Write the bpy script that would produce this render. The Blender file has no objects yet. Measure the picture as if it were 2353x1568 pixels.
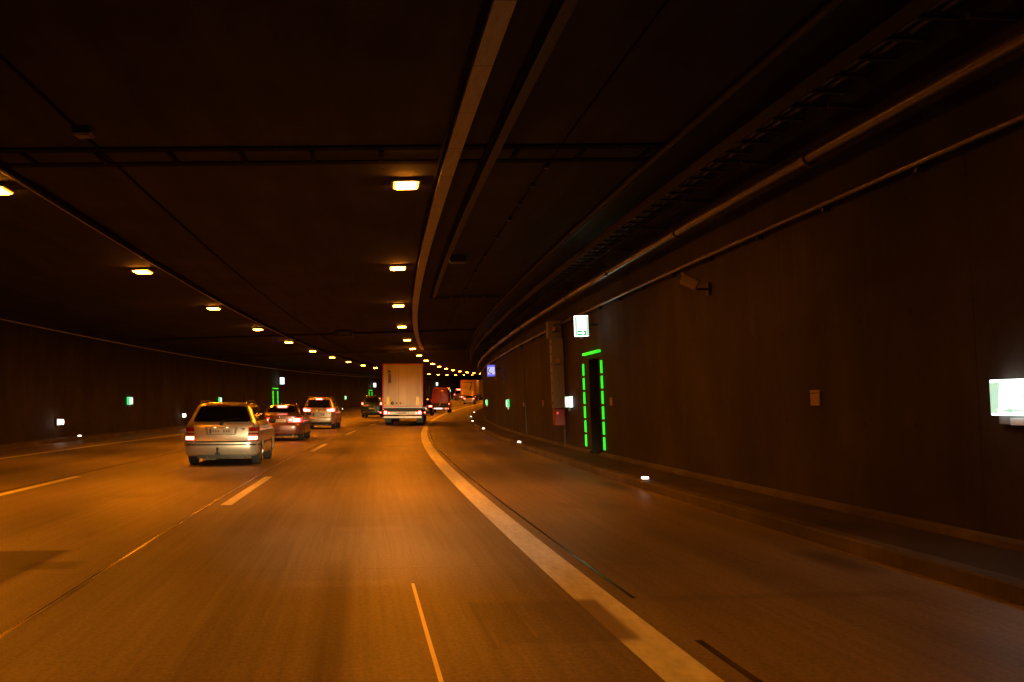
import bpy, bmesh, math, random
import numpy as np
from mathutils import Vector, Matrix
random.seed(7)
SC = bpy.context.scene
COL = SC.collection

# ------------------------------------------------------------------ camera, world, exposure
HC = 1.42
cam_d = bpy.data.cameras.new("camera"); cam = bpy.data.objects.new("camera", cam_d); COL.objects.link(cam)
cam_d.sensor_width = 36.0
cam_d.lens = 36.0 * 2600.0 / 2353.0
cam_d.clip_start = 0.1; cam_d.clip_end = 1500
cam.location = (0, 0, HC)
cam.rotation_euler = (math.radians(90) + math.atan((930.72 - 784.0) / 2600.0), 0, 0)
SC.camera = cam
W = bpy.data.worlds.new("World"); SC.world = W; W.use_nodes = True
W.node_tree.nodes["Background"].inputs[0].default_value = (0.004, 0.002, 0.001, 1)   # nothing but the tunnel's own lamps
W.node_tree.nodes["Background"].inputs[1].default_value = 1.0
SC.view_settings.view_transform = 'Standard'; SC.view_settings.look = 'None'
SC.view_settings.exposure = 0.0; SC.view_settings.gamma = 1.0
SC.render.engine = 'CYCLES'
SC.cycles.use_denoising = True
SC.cycles.max_bounces = 6; SC.cycles.diffuse_bounces = 3; SC.cycles.glossy_bounces = 3
SC.cycles.transmission_bounces = 4; SC.cycles.transparent_max_bounces = 6
SC.cycles.sample_clamp_indirect = 3.0; SC.cycles.sample_clamp_direct = 0
SC.cycles.caustics_reflective = False; SC.cycles.caustics_refractive = False

HEAD_W = 20000.0            # watts (Blender) of one headlamp beam
LAMP_W = 262.0            # watts of one sodium lamp
SODIUM = (1.0, 0.215, 0.001)

# ------------------------------------------------------------------ the tunnel's curve
K0, K1, TH = 0.0012214, -0.0001796, -0.14187
Z0, ZC = 34.557, 6.8723
_s = np.arange(-60.0, 420.0, 0.5)
_k = K0 + K1 * np.clip(_s, -30, 150) / 100
_phi = np.cumsum(_k) * 0.5; _phi += TH - np.interp(0, _s, _phi)
_x = np.cumsum(np.sin(_phi)) * 0.5; _x -= np.interp(0, _s, _x)
_y = np.cumsum(np.cos(_phi)) * 0.5; _y -= np.interp(0, _s, _y)
_z = ZC * np.clip(_s - Z0, 0, None) ** 2 / 1e5

def frame(s):
    phi = float(np.interp(s, _s, _phi))
    slope = 2 * ZC * max(s - Z0, 0) / 1e5
    return Vector((float(np.interp(s, _s, _x)), float(np.interp(s, _s, _y)), float(np.interp(s, _s, _z)))), phi, slope

def P(s, n, z=0.0):
    c, phi, sl = frame(s)
    return Vector((c.x + n * math.cos(phi), c.y - n * math.sin(phi), c.z + z))

BANK = 0.036
RW, LW = 5.84, -12.55           # wall offsets at road level
RK, LK = 4.68, -11.95           # kerb edges
def rw(z): return RW - BANK * z
def lw(z): return LW - BANK * z
def ceil_z(n): return 5.16 + BANK * (n - 0.67)

def road_matrix(s, n, z=0.0, yaw=0.0):
    c, phi, sl = frame(s)
    t = Vector((math.sin(phi), math.cos(phi), sl)).normalized()
    r = Vector((math.cos(phi), -math.sin(phi), 0))
    u = r.cross(t)
    m = Matrix((r, t, u)).transposed().to_4x4()
    m = Matrix.Translation(P(s, n, z)) @ m
    if yaw: m = m @ Matrix.Rotation(yaw, 4, 'Z')
    return m

def wall_matrix(s, z, side=1, off=0.0):
    """local x = out of the wall (towards the road), z = plumb up; local y points away from the camera on the left wall, towards it on the right"""
    c, phi, sl = frame(s)
    t = Vector((math.sin(phi), math.cos(phi), 0))
    r = Vector((math.cos(phi), -math.sin(phi), 0))
    up = (Vector((0, 0, 1)) - BANK * r).normalized()
    rr = t.cross(up)
    nn = (rw(z) - off) if side > 0 else (lw(z) + off)
    x = -rr if side > 0 else rr
    y = t if side < 0 else -t
    m = Matrix((x, y, up)).transposed().to_4x4()
    return Matrix.Translation(P(s, nn, z)) @ m

def ceil_matrix(s, n, drop=0.0):
    c, phi, sl = frame(s)
    t = Vector((math.sin(phi), math.cos(phi), sl)).normalized()
    r = Vector((math.cos(phi), -math.sin(phi), BANK)).normalized()
    u = r.cross(t).normalized(); t = u.cross(r)
    return Matrix.Translation(P(s, n, ceil_z(n) - drop)) @ Matrix((r, t, u)).transposed().to_4x4()

# ------------------------------------------------------------------ materials
MATS = {}
def _new(name):
    m = bpy.data.materials.new(name); m.use_nodes = True
    nt = m.node_tree; b = nt.nodes["Principled BSDF"]
    return m, nt, b
def _noise(nt, scale, detail=5, rough=0.6, vec=None):
    n = nt.nodes.new("ShaderNodeTexNoise"); n.inputs["Scale"].default_value = scale
    n.inputs["Detail"].default_value = detail; n.inputs["Roughness"].default_value = rough
    if vec is not None: nt.links.new(vec, n.inputs["Vector"])
    return n
def _ramp(nt, src, stops):
    r = nt.nodes.new("ShaderNodeValToRGB"); e = r.color_ramp.elements
    while len(e) < len(stops): e.new(0.5)
    for i, (p, c) in enumerate(stops):
        e[i].position = p; e[i].color = (*c, 1) if len(c) == 3 else c
    nt.links.new(src, r.inputs[0]); return r
def _map(nt, coord, scale):
    tc = nt.nodes.new("ShaderNodeTexCoord"); mp = nt.nodes.new("ShaderNodeMapping")
    mp.inputs["Scale"].default_value = scale
    nt.links.new(tc.outputs[coord], mp.inputs["Vector"]); return mp.outputs[0]
def _mix(nt, fac, a, b, mode='MIX'):
    m = nt.nodes.new("ShaderNodeMix"); m.data_type = 'RGBA'; m.blend_type = mode
    if isinstance(fac, (int, float)): m.inputs[0].default_value = fac
    else: nt.links.new(fac, m.inputs[0])
    for i, v in ((6, a), (7, b)):
        if isinstance(v, tuple): m.inputs[i].default_value = (*v, 1)
        else: nt.links.new(v, m.inputs[i])
    return m.outputs[2]
def plain(name, col, rough=0.6, metal=0.0, coat=0.0, var=0.12, scale=14, bump=0.0, spec=0.5):
    if name in MATS: return MATS[name]
    m, nt, b = _new(name)
    n = _noise(nt, scale, 5, 0.6, _map(nt, "Object", (1, 1, 1)))
    r = _ramp(nt, n.outputs[0], [(0.3, tuple(c * (1 - var) for c in col)), (0.7, tuple(min(1, c * (1 + var)) for c in col))])
    nt.links.new(r.outputs[0], b.inputs["Base Color"])
    b.inputs["Roughness"].default_value = rough; b.inputs["Metallic"].default_value = metal
    b.inputs["Coat Weight"].default_value = coat; b.inputs["Coat Roughness"].default_value = 0.06
    b.inputs["Specular IOR Level"].default_value = spec
    if bump:
        bp = nt.nodes.new("ShaderNodeBump"); bp.inputs["Strength"].default_value = bump; bp.inputs["Distance"].default_value = 0.01
        nt.links.new(n.outputs[0], bp.inputs["Height"]); nt.links.new(bp.outputs[0], b.inputs["Normal"])
    MATS[name] = m; return m
def glow(name, col, strength, base=None):
    if name in MATS: return MATS[name]
    m, nt, b = _new(name)
    n = _noise(nt, 9, 2, 0.5, _map(nt, "Object", (1, 1, 1)))
    r = _ramp(nt, n.outputs[0], [(0.2, tuple(c * 0.92 for c in col)), (0.8, col)])
    nt.links.new(r.outputs[0], b.inputs["Emission Color"])
    b.inputs["Base Color"].default_value = (*(base or col), 1)
    b.inputs["Emission Strength"].default_value = strength; b.inputs["Roughness"].default_value = 0.3
    MATS[name] = m; return m

TONE_PATCHES = [(-0.24, -0.05, 1.5, 10.3, .06, 1.2, .58), (-0.95, -0.75, 3.0, 9.0, .12, 1.5, .86), (0.84, 1.66, 6.75, 8.2, .03, .07, .80), (-6.4, -2.78, 8.5, 11.65, .06, .10, .26), (-2.9, -2.45, 10.3, 10.8, .1, .08, .5),
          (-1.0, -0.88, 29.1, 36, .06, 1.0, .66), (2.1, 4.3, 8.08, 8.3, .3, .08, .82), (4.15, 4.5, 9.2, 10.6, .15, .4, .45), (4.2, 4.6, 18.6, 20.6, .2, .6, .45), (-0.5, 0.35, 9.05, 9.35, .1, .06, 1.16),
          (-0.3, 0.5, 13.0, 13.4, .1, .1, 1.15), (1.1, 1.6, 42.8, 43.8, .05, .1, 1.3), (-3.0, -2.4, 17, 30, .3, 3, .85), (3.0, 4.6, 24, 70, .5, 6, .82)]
def road_material():
    m, nt, b = _new("road_concrete")
    uv1 = _map(nt, "UV", (1, 1, 1)); streak = _map(nt, "UV", (1.1, 0.035, 1)); mid = _map(nt, "UV", (0.35, 0.12, 1))
    fine = _noise(nt, 38, 6, 0.7, _map(nt, "UV", (1, 0.55, 1))); st = _noise(nt, 1.6, 6, 0.62, streak); md = _noise(nt, 1.3, 4, 0.55, mid)
    base = _ramp(nt, md.outputs[0], [(0.3, (0.145, 0.128, 0.10)), (0.72, (0.235, 0.21, 0.165))]).outputs[0]
    s1 = _ramp(nt, st.outputs[0], [(0.33, (0.70, 0.70, 0.70)), (0.62, (1.08, 1.08, 1.08))]).outputs[0]
    f1 = _ramp(nt, fine.outputs[0], [(0.3, (0.66, 0.66, 0.66)), (0.7, (1.32, 1.32, 1.32))]).outputs[0]
    scr = _noise(nt, 9, 4, 0.7, _map(nt, "UV", (1.6, 0.02, 1)))
    s2 = _ramp(nt, scr.outputs[0], [(0.36, (0.86, 0.86, 0.86)), (0.52, (1, 1, 1)), (0.72, (1.14, 1.14, 1.14))]).outputs[0]
    spk = nt.nodes.new("ShaderNodeTexVoronoi"); spk.inputs["Scale"].default_value = 2.3; nt.links.new(_map(nt, "UV", (1, 0.35, 1)), spk.inputs["Vector"])
    s3 = _ramp(nt, spk.outputs["Distance"], [(0.0, (1.5, 1.5, 1.5)), (0.035, (1, 1, 1))]).outputs[0]
    base = _mix(nt, 1.0, base, s2, 'MULTIPLY'); base = _mix(nt, 0.7, base, s3, 'MULTIPLY')
    c = _mix(nt, 1.0, base, s1, 'MULTIPLY'); c = _mix(nt, 1.0, c, f1, 'MULTIPLY')
    # wheel tracks and oil band, per lane
    sx = nt.nodes.new("ShaderNodeSeparateXYZ"); nt.links.new(uv1, sx.inputs[0])
    a = nt.nodes.new("ShaderNodeMath"); a.operation = 'MULTIPLY_ADD'; nt.links.new(sx.outputs[0], a.inputs[0])
    a.inputs[1].default_value = 2 * math.pi / 1.87; a.inputs[2].default_value = 0.7
    cs = nt.nodes.new("ShaderNodeMath"); cs.operation = 'COSINE'; nt.links.new(a.outputs[0], cs.inputs[0])
    tr = _ramp(nt, cs.outputs[0], [(0.0, (1.0, 1.0, 1.0)), (1.0, (0.86, 0.86, 0.86))]).outputs[0]
    c = _mix(nt, 1.0, c, tr, 'MULTIPLY')
    # blots
    bl = _noise(nt, 0.9, 3, 0.5, _map(nt, "UV", (0.5, 0.22, 1)))
    bm = _ramp(nt, bl.outputs[0], [(0.62, (1, 1, 1)), (0.70, (0.72, 0.72, 0.72))]).outputs[0]
    c = _mix(nt, 1.0, c, bm, 'MULTIPLY')
    # transverse slab joints every 5 m
    j = nt.nodes.new("ShaderNodeMath"); j.operation = 'PINGPONG'; nt.links.new(sx.outputs[1], j.inputs[0]); j.inputs[1].default_value = 2.5
    jr = _ramp(nt, j.outputs[0], [(0.0, (0.62, 0.62, 0.62)), (0.028, (1, 1, 1))]).outputs[0]
    c = _mix(nt, 0.6, c, jr, 'MULTIPLY')
    def mr(src, a0, a1):
        m_ = nt.nodes.new("ShaderNodeMapRange"); m_.interpolation_type = 'SMOOTHSTEP'; nt.links.new(src, m_.inputs[0])
        m_.inputs[1].default_value = a0; m_.inputs[2].default_value = a1; return m_.outputs[0]
    def mul(p, q):
        m_ = nt.nodes.new("ShaderNodeMath"); m_.operation = 'MULTIPLY'
        nt.links.new(p, m_.inputs[0]) if not isinstance(p, float) else setattr(m_.inputs[0], 'default_value', p)
        nt.links.new(q, m_.inputs[1]) if not isinstance(q, float) else setattr(m_.inputs[1], 'default_value', q)
        return m_.outputs[0]
    N_, S_ = sx.outputs[0], sx.outputs[1]
    # stains, repair patches: (n0, n1, s0, s1, edge softness across, along, factor)
    for (n0, n1, s0, s1, e, es, fac) in TONE_PATCHES:
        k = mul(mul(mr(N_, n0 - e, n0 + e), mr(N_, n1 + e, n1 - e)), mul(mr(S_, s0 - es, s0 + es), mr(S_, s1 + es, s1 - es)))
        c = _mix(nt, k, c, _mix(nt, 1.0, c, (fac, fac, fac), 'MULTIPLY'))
    nt.links.new(c, b.inputs["Base Color"])
    rr = _ramp(nt, st.outputs[0], [(0.3, (0.46, 0.46, 0.46)), (0.7, (0.58, 0.58, 0.58))])
    nt.links.new(rr.outputs[0], b.inputs["Roughness"])
    # dark, dirty spots are dull as well: the sheen follows the surface's own tone
    sc_ = nt.nodes.new("ShaderNodeSeparateColor"); nt.links.new(c, sc_.inputs[0])
    sp_ = nt.nodes.new("ShaderNodeMath"); sp_.operation = 'MULTIPLY'; nt.links.new(sc_.outputs[0], sp_.inputs[0]); sp_.inputs[1].default_value = 2.25
    nt.links.new(sp_.outputs[0], b.inputs["Specular IOR Level"])
    bp = nt.nodes.new("ShaderNodeBump"); bp.inputs["Strength"].default_value = 0.35; bp.inputs["Distance"].default_value = 0.004
    nt.links.new(fine.outputs[0], bp.inputs["Height"]); nt.links.new(bp.outputs[0], b.inputs["Normal"])
    return m
def concrete(name, lo, hi, streak=(0.9, 0.12), joint=0.0, rough=0.85, joint_axis=0, jlen=2.5):
    """concrete on UV in metres (u along the tunnel, v across or up)"""
    m, nt, b = _new(name)
    big = _noise(nt, 0.55, 5, 0.6, _map(nt, "UV", (1, 1, 1))); st = _noise(nt, 1.4, 5, 0.6, _map(nt, "UV", (streak[0], streak[1], 1)))
    fine = _noise(nt, 22, 5, 0.7, _map(nt, "UV", (1, 1, 1)))
    c = _ramp(nt, big.outputs[0], [(0.3, lo), (0.7, hi)]).outputs[0]
    c = _mix(nt, 1.0, c, _ramp(nt, st.outputs[0], [(0.35, (0.6, 0.6, 0.6)), (0.66, (1.25, 1.22, 1.18))]).outputs[0], 'MULTIPLY')
    c = _mix(nt, 1.0, c, _ramp(nt, fine.outputs[0], [(0.3, (0.85, 0.85, 0.85)), (0.7, (1.1, 1.1, 1.1))]).outputs[0], 'MULTIPLY')
    if joint:
        sx = nt.nodes.new("ShaderNodeSeparateXYZ"); nt.links.new(_map(nt, "UV", (1, 1, 1)), sx.inputs[0])
        j = nt.nodes.new("ShaderNodeMath"); j.operation = 'PINGPONG'; nt.links.new(sx.outputs[joint_axis], j.inputs[0]); j.inputs[1].default_value = jlen
        jr = _ramp(nt, j.outputs[0], [(0.0, (0.35, 0.35, 0.35)), (0.02, (1, 1, 1))]).outputs[0]
        c = _mix(nt, joint, c, jr, 'MULTIPLY')
    nt.links.new(c, b.inputs["Base Color"]); b.inputs["Roughness"].default_value = rough
    b.inputs["Specular IOR Level"].default_value = 0.25
    bp = nt.nodes.new("ShaderNodeBump"); bp.inputs["Strength"].default_value = 0.3; bp.inputs["Distance"].default_value = 0.01
    nt.links.new(fine.outputs[0], bp.inputs["Height"]); nt.links.new(bp.outputs[0], b.inputs["Normal"])
    return m
def marking_material():
    m, nt, b = _new("marking_paint")
    w = _noise(nt, 14, 6, 0.75, _map(nt, "UV", (1, 0.25, 1))); w2 = _noise(nt, 2.0, 4, 0.6, _map(nt, "UV", (2.5, 0.2, 1)))
    c = _ramp(nt, w.outputs[0], [(0.28, (0.50, 0.53, 0.58)), (0.55, (0.76, 0.82, 0.90))]).outputs[0]  # pale bluish tint stands in for headlamp light thrown back by the paint
    c = _mix(nt, 1.0, c, _ramp(nt, w2.outputs[0], [(0.3, (0.74, 0.74, 0.74)), (0.6, (1, 1, 1))]).outputs[0], 'MULTIPLY')
    # worn-off inner half where a repair crosses the edge line
    sx = nt.nodes.new("ShaderNodeSeparateXYZ"); nt.links.new(_map(nt, "UV", (1, 1, 1)), sx.inputs[0])
    def mr(src, a0, a1):
        q = nt.nodes.new("ShaderNodeMapRange"); q.interpolation_type = 'SMOOTHSTEP'; nt.links.new(src, q.inputs[0]); q.inputs[1].default_value = a0; q.inputs[2].default_value = a1; return q.outputs[0]
    def mul(p, q):
        z = nt.nodes.new("ShaderNodeMath"); z.operation = 'MULTIPLY'; nt.links.new(p, z.inputs[0]); nt.links.new(q, z.inputs[1]); return z.outputs[0]
    ed = nt.nodes.new("ShaderNodeMath"); ed.operation = 'MULTIPLY_ADD'; nt.links.new(w2.outputs[0], ed.inputs[0]); ed.inputs[1].default_value = 0.10; nt.links.new(sx.outputs[0], ed.inputs[2])
    k = mul(mr(ed.outputs[0], 0.21, 0.16), mul(mr(sx.outputs[1], 6.65, 6.85), mr(sx.outputs[1], 8.3, 8.1)))
    c = _mix(nt, k, c, (0.20, 0.175, 0.14))
    w3 = _noise(nt, 30, 6, 0.8, _map(nt, "UV", (1, 0.3, 1)))
    c = _mix(nt, _ramp(nt, w3.outputs[0], [(0.60, (0, 0, 0)), (0.68, (0.8, 0.8, 0.8))]).outputs[0], c, (0.20, 0.175, 0.14))
    nt.links.new(c, b.inputs["Base Color"]); b.inputs["Roughness"].default_value = 0.5
    return m
def fade_patch(name, col, rough=0.6, var=0.3):
    m, nt, b = _new(name)
    w = _noise(nt, 3, 5, 0.6, _map(nt, "UV", (1.2, 0.3, 1)))
    c = _ramp(nt, w.outputs[0], [(0.3, tuple(x * (1 - var) for x in col)), (0.7, tuple(x * (1 + var) for x in col))]).outputs[0]
    nt.links.new(c, b.inputs["Base Color"]); b.inputs["Roughness"].default_value = rough
    return m
M_ROAD = road_material(); M_MARK = marking_material()
def wall_material():
    m = concrete("wall_concrete", (0.018, 0.0155, 0.0125), (0.036, 0.032, 0.026), (0.28, 0.07), 0.9)
    nt = m.node_tree; b = nt.nodes["Principled BSDF"]; src = b.inputs["Base Color"].links[0].from_socket
    bl = _noise(nt, 0.9, 6, 0.65, _map(nt, "UV", (0.7, 0.5, 1))); rn = _noise(nt, 2.2, 5, 0.6, _map(nt, "UV", (1.0, 0.06, 1)))
    c = _mix(nt, 1.0, src, _ramp(nt, bl.outputs[0], [(0.34, (0.60, 0.60, 0.62)), (0.52, (1, 1, 1)), (0.70, (1.55, 1.45, 1.35))]).outputs[0], 'MULTIPLY')
    c = _mix(nt, 1.0, c, _ramp(nt, rn.outputs[0], [(0.60, (1, 1, 1)), (0.70, (1.5, 1.4, 1.25)), (0.76, (1, 1, 1))]).outputs[0], 'MULTIPLY')
    sx = nt.nodes.new("ShaderNodeSeparateXYZ"); nt.links.new(_map(nt, "UV", (1, 1, 1)), sx.inputs[0])
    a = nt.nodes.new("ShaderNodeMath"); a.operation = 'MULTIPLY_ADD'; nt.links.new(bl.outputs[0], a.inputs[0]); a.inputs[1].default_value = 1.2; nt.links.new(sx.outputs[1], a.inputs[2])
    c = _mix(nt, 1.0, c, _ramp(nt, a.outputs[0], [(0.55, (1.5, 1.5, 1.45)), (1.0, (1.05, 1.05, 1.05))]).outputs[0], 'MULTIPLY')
    hx = nt.nodes.new("ShaderNodeMath"); hx.operation = 'PINGPONG'; nt.links.new(sx.outputs[0], hx.inputs[0]); hx.inputs[1].default_value = 0.625
    hy = nt.nodes.new("ShaderNodeMath"); hy.operation = 'PINGPONG'; nt.links.new(sx.outputs[1], hy.inputs[0]); hy.inputs[1].default_value = 0.6
    cb = nt.nodes.new("ShaderNodeCombineXYZ"); nt.links.new(hx.outputs[0], cb.inputs[0]); nt.links.new(hy.outputs[0], cb.inputs[1])
    ln = nt.nodes.new("ShaderNodeVectorMath"); ln.operation = 'LENGTH'; nt.links.new(cb.outputs[0], ln.inputs[0])
    c = _mix(nt, 1.0, c, _ramp(nt, ln.outputs["Value"], [(0.0, (0.3, 0.3, 0.3)), (0.028, (0.35, 0.35, 0.35)), (0.036, (1, 1, 1))]).outputs[0], 'MULTIPLY')
    nt.links.new(c, b.inputs["Base Color"]); return m
M_WALL = wall_material()
M_CEIL = concrete("ceiling_concrete", (0.021, 0.019, 0.016), (0.040, 0.036, 0.030), (0.12, 1.3), 0.5, 0.9, 0, 2.5)
M_KERB = concrete("kerb_concrete", (0.06, 0.055, 0.046), (0.12, 0.108, 0.09), (0.6, 1.0), 0.35, 0.75, 0, 2.5)
M_WALK = concrete("walkway_concrete", (0.035, 0.031, 0.026), (0.055, 0.049, 0.04), (0.4, 1.0), 0.6)
M_GALV = plain("galvanised_steel", (0.42, 0.42, 0.42), 0.36, 0.85, var=0.2)
M_DGALV = plain("dirty_steel", (0.10, 0.095, 0.085), 0.5, 0.5, var=0.3)
M_PIPE = plain("painted_pipe", (0.10, 0.075, 0.055), 0.3, 0.3, var=0.25, scale=5)
M_BLACK = plain("black_plastic", (0.02, 0.02, 0.02), 0.5)
M_SOOT = plain("sooty_black_metal", (0.008, 0.007, 0.006), 0.95, spec=0.08)
M_RUBBER = plain("tyre_rubber", (0.022, 0.022, 0.023), 0.85, bump=0.2)
M_RIM = plain("wheel_alloy", (0.38, 0.38, 0.39), 0.35, 0.8)
M_GLASS = plain("tinted_glass", (0.008, 0.008, 0.009), 0.05, 0.0, coat=0.5, var=0.05)
M_CHROME = plain("chrome", (0.6, 0.6, 0.6), 0.12, 1.0, var=0.05)
M_GREY = plain("grey_cabinet_paint", (0.15, 0.145, 0.125), 0.6)
M_REDBOX = plain("red_cabinet_paint", (0.20, 0.016, 0.01), 0.45)
M_BELL = plain("dull_ochre_plastic", (0.30, 0.20, 0.10), 0.5)
M_DIM2 = plain("dull_tray_steel", (0.035, 0.031, 0.026), 0.6, 0.2)
M_DIM = plain("dull_cable_steel", (0.028, 0.025, 0.022), 0.7, 0.2, var=0.3)
M_PLATE = plain("plate_white", (0.72, 0.72, 0.70), 0.4, var=0.05)
M_PLATEBLUE = plain("plate_blue", (0.03, 0.08, 0.45), 0.4)
M_PLATEINK = plain("plate_smudged_ink", (0.30, 0.30, 0.29), 0.5, var=0.5, scale=60)
M_REDLENS = plain("red_lens", (0.32, 0.012, 0.01), 0.12, coat=0.6)
M_CLEARLENS = plain("clear_lens", (0.55, 0.45, 0.4), 0.15, coat=0.6)
M_ORANGE = plain("reflector_orange", (0.65, 0.28, 0.09), 0.4)
M_REDTAPE = plain("red_tape", (0.85, 0.09, 0.035), 0.35)
def lens_material():
    m = glow("sodium_lens", (1.0, 0.27, 0.016), 110); nt = m.node_tree; b = nt.nodes["Principled BSDF"]
    tc = nt.nodes.new("ShaderNodeTexCoord"); sx = nt.nodes.new("ShaderNodeSeparateXYZ"); nt.links.new(tc.outputs["Object"], sx.inputs[0])
    a = nt.nodes.new("ShaderNodeMath"); a.operation = 'ABSOLUTE'; nt.links.new(sx.outputs[0], a.inputs[0])
    q = nt.nodes.new("ShaderNodeMapRange"); q.interpolation_type = 'SMOOTHSTEP'; nt.links.new(a.outputs[0], q.inputs[0])       # the discharge tube sits in the middle of the lens
    q.inputs[1].default_value = 0.10; q.inputs[2].default_value = 0.215; q.inputs[3].default_value = 190.0; q.inputs[4].default_value = 1.6
    nt.links.new(q.outputs[0], b.inputs["Emission Strength"]); return m
M_LENSLIT = lens_material()
M_TAIL = glow("tail_lit_red", (1.0, 0.03, 0.025), 3.6)
M_TAILHOT = glow("tail_lit_core", (1.0, 0.22, 0.15), 7.5)
M_BRAKE = glow("brake_lit_red", (1.0, 0.022, 0.022), 7.0)
M_BRAKEHOT = glow("brake_lit_core", (1.0, 0.20, 0.14), 11.0)
M_GREENSTRIP = glow("green_strip_lit", (0.014, 0.70, 0.02), 1.5)
M_GREENLED = glow("green_marker_lit", (0.0, 0.75, 0.10), 1.6)
M_SIGNWHITE = glow("sign_white_lit", (0.93, 1.0, 0.95), 2.6)
M_SIGNSIDE = glow("sign_edge_lit", (0.62, 0.92, 0.72), 0.85)
M_SIGNGREEN = glow("sign_green_lit", (0.05, 0.62, 0.20), 0.75)
M_SIGNPALE = glow("sign_pale_green_lit", (0.55, 0.95, 0.70), 0.9)
M_SOSBLUE = glow("sos_blue_lit", (0.16, 0.16, 0.95), 0.9)
M_SOSWHITE = glow("sos_white_lit", (0.66, 0.66, 1.0), 0.95)
M_SOSINK = glow("sos_ink", (0.02, 0.015, 0.20), 0.5)
M_SOSTEXT = glow("sos_text", (0.36, 0.34, 0.70), 0.8)
M_STUD = glow("stud_lit", (1.0, 0.80, 0.60), 12)
M_WALLLAMP = glow("wall_marker_lit", (1.0, 0.78, 0.62), 8)
M_AMBER = glow("amber_glow", (1.0, 0.42, 0.004), 0.75, (0.45, 0.16, 0.005))
M_PLATELAMP = glow("plate_lamp_lit", (1.0, 0.72, 0.4), 3)
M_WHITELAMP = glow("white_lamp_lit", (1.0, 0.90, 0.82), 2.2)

# ------------------------------------------------------------------ mesh helpers
def link(o, parent=None):
    COL.objects.link(o)
    if parent: o.parent = parent
    return o
def mesh_obj(name, verts, faces, mat, parent=None, uvs=None, smooth=False, sharp=35):
    me = bpy.data.meshes.new(name); me.from_pydata([tuple(v) for v in verts], [], faces); me.update()
    if uvs is not None:
        ul = me.uv_layers.new(name="UVMap")
        for lp in me.loops: ul.data[lp.index].uv = uvs[lp.vertex_index]
    mats = mat if isinstance(mat, (list, tuple)) else [mat]
    for q in mats: me.materials.append(q)
    bm = bmesh.new(); bm.from_mesh(me); bmesh.ops.recalc_face_normals(bm, faces=bm.faces); bm.to_mesh(me); bm.free()
    if smooth:
        for p in me.polygons: p.use_smooth = True
        me.set_sharp_from_angle(angle=math.radians(sharp))
    o = bpy.data.objects.new(name, me); return link(o, parent)
class MB:
    def __init__(s): s.v = []; s.f = []
    def box(s, c, d, m=None, bev=0.0):
        x, y, z = d[0] / 2, d[1] / 2, d[2] / 2
        if bev <= 0:
            pts = [(-x, -y, -z), (x, -y, -z), (x, y, -z), (-x, y, -z), (-x, -y, z), (x, -y, z), (x, y, z), (-x, y, z)]
            fs = [(0, 3, 2, 1), (4, 5, 6, 7), (0, 1, 5, 4), (1, 2, 6, 5), (2, 3, 7, 6), (3, 0, 4, 7)]
        else:
            bm = bmesh.new(); bmesh.ops.create_cube(bm, size=1.0)
            bmesh.ops.scale(bm, vec=d, verts=bm.verts)
            bmesh.ops.bevel(bm, geom=bm.edges[:], offset=min(bev, min(d) * 0.45), segments=2, affect='EDGES', profile=0.5)
            bm.verts.index_update(); pts = [tuple(v.co) for v in bm.verts]; fs = [tuple(v.index for v in f.verts) for f in bm.faces]; bm.free()
        k = len(s.v)
        for p in pts:
            q = Vector(p) if m is None else m @ Vector(p)
            s.v.append(q + Vector(c))
        s.f += [tuple(i + k for i in f) for f in fs]; return s
    def prism(s, poly, axis, a, b):
        """poly of 2-D points extruded along axis from a to b"""
        k = len(s.v); n = len(poly)
        def mk(p, t):
            if axis == 'x': return Vector((t, p[0], p[1]))
            if axis == 'y': return Vector((p[0], t, p[1]))
            return Vector((p[0], p[1], t))
        for t in (a, b):
            for p in poly: s.v.append(mk(p, t))
        s.f.append(tuple(range(k, k + n))); s.f.append(tuple(range(k + 2 * n - 1, k + n - 1, -1)))
        for i in range(n):
            j = (i + 1) % n; s.f.append((k + i, k + j, k + n + j, k + n + i))
        return s
    def tube(s, pts, r, seg=8):
        k = len(s.v); pts = [Vector(p) for p in pts]
        for i, p in enumerate(pts):
            d = (pts[min(i + 1, len(pts) - 1)] - pts[max(i - 1, 0)]).normalized()
            a = d.orthogonal().normalized() if abs(d.z) > 0.95 else d.cross(Vector((0, 0, 1))).normalized()
            b = d.cross(a)
            for j in range(seg):
                t = 2 * math.pi * j / seg; s.v.append(p + r * (math.cos(t) * a + math.sin(t) * b))
        for i in range(len(pts) - 1):
            for j in range(seg):
                jj = (j + 1) % seg; s.f.append((k + i * seg + j, k + i * seg + jj, k + (i + 1) * seg + jj, k + (i + 1) * seg + j))
        s.f.append(tuple(k + j for j in range(seg))); s.f.append(tuple(k + (len(pts) - 1) * seg + j for j in reversed(range(seg))))
        return s
    def lathe(s, prof, c, axis='x', seg=28):
        """prof: (radius, offset along axis); closed by fans where radius is 0"""
        k = len(s.v)
        for r, h in prof:
            for j in range(seg):
                t = 2 * math.pi * j / seg; u, w = r * math.cos(t), r * math.sin(t)
                p = {'x': (h, u, w), 'y': (u, h, w), 'z': (u, w, h)}[axis]
                s.v.append(Vector(p) + Vector(c))
        for i in range(len(prof) - 1):
            for j in range(seg):
                jj = (j + 1) % seg; s.f.append((k + i * seg + j, k + i * seg + jj, k + (i + 1) * seg + jj, k + (i + 1) * seg + j))
        s.f.append(tuple(k + j for j in range(seg))); s.f.append(tuple(k + (len(prof) - 1) * seg + j for j in reversed(range(seg))))
        return s
    def build(s, name, mat, parent=None, smooth=False, sharp=35):
        return mesh_obj(name, s.v, s.f, mat, parent, None, smooth, sharp)
def tag(o, label=None, cat=None, group=None, kind=None):
    if label: o["label"] = label
    if cat: o["category"] = cat
    if group: o["group"] = group
    if kind: o["kind"] = kind
    return o
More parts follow.
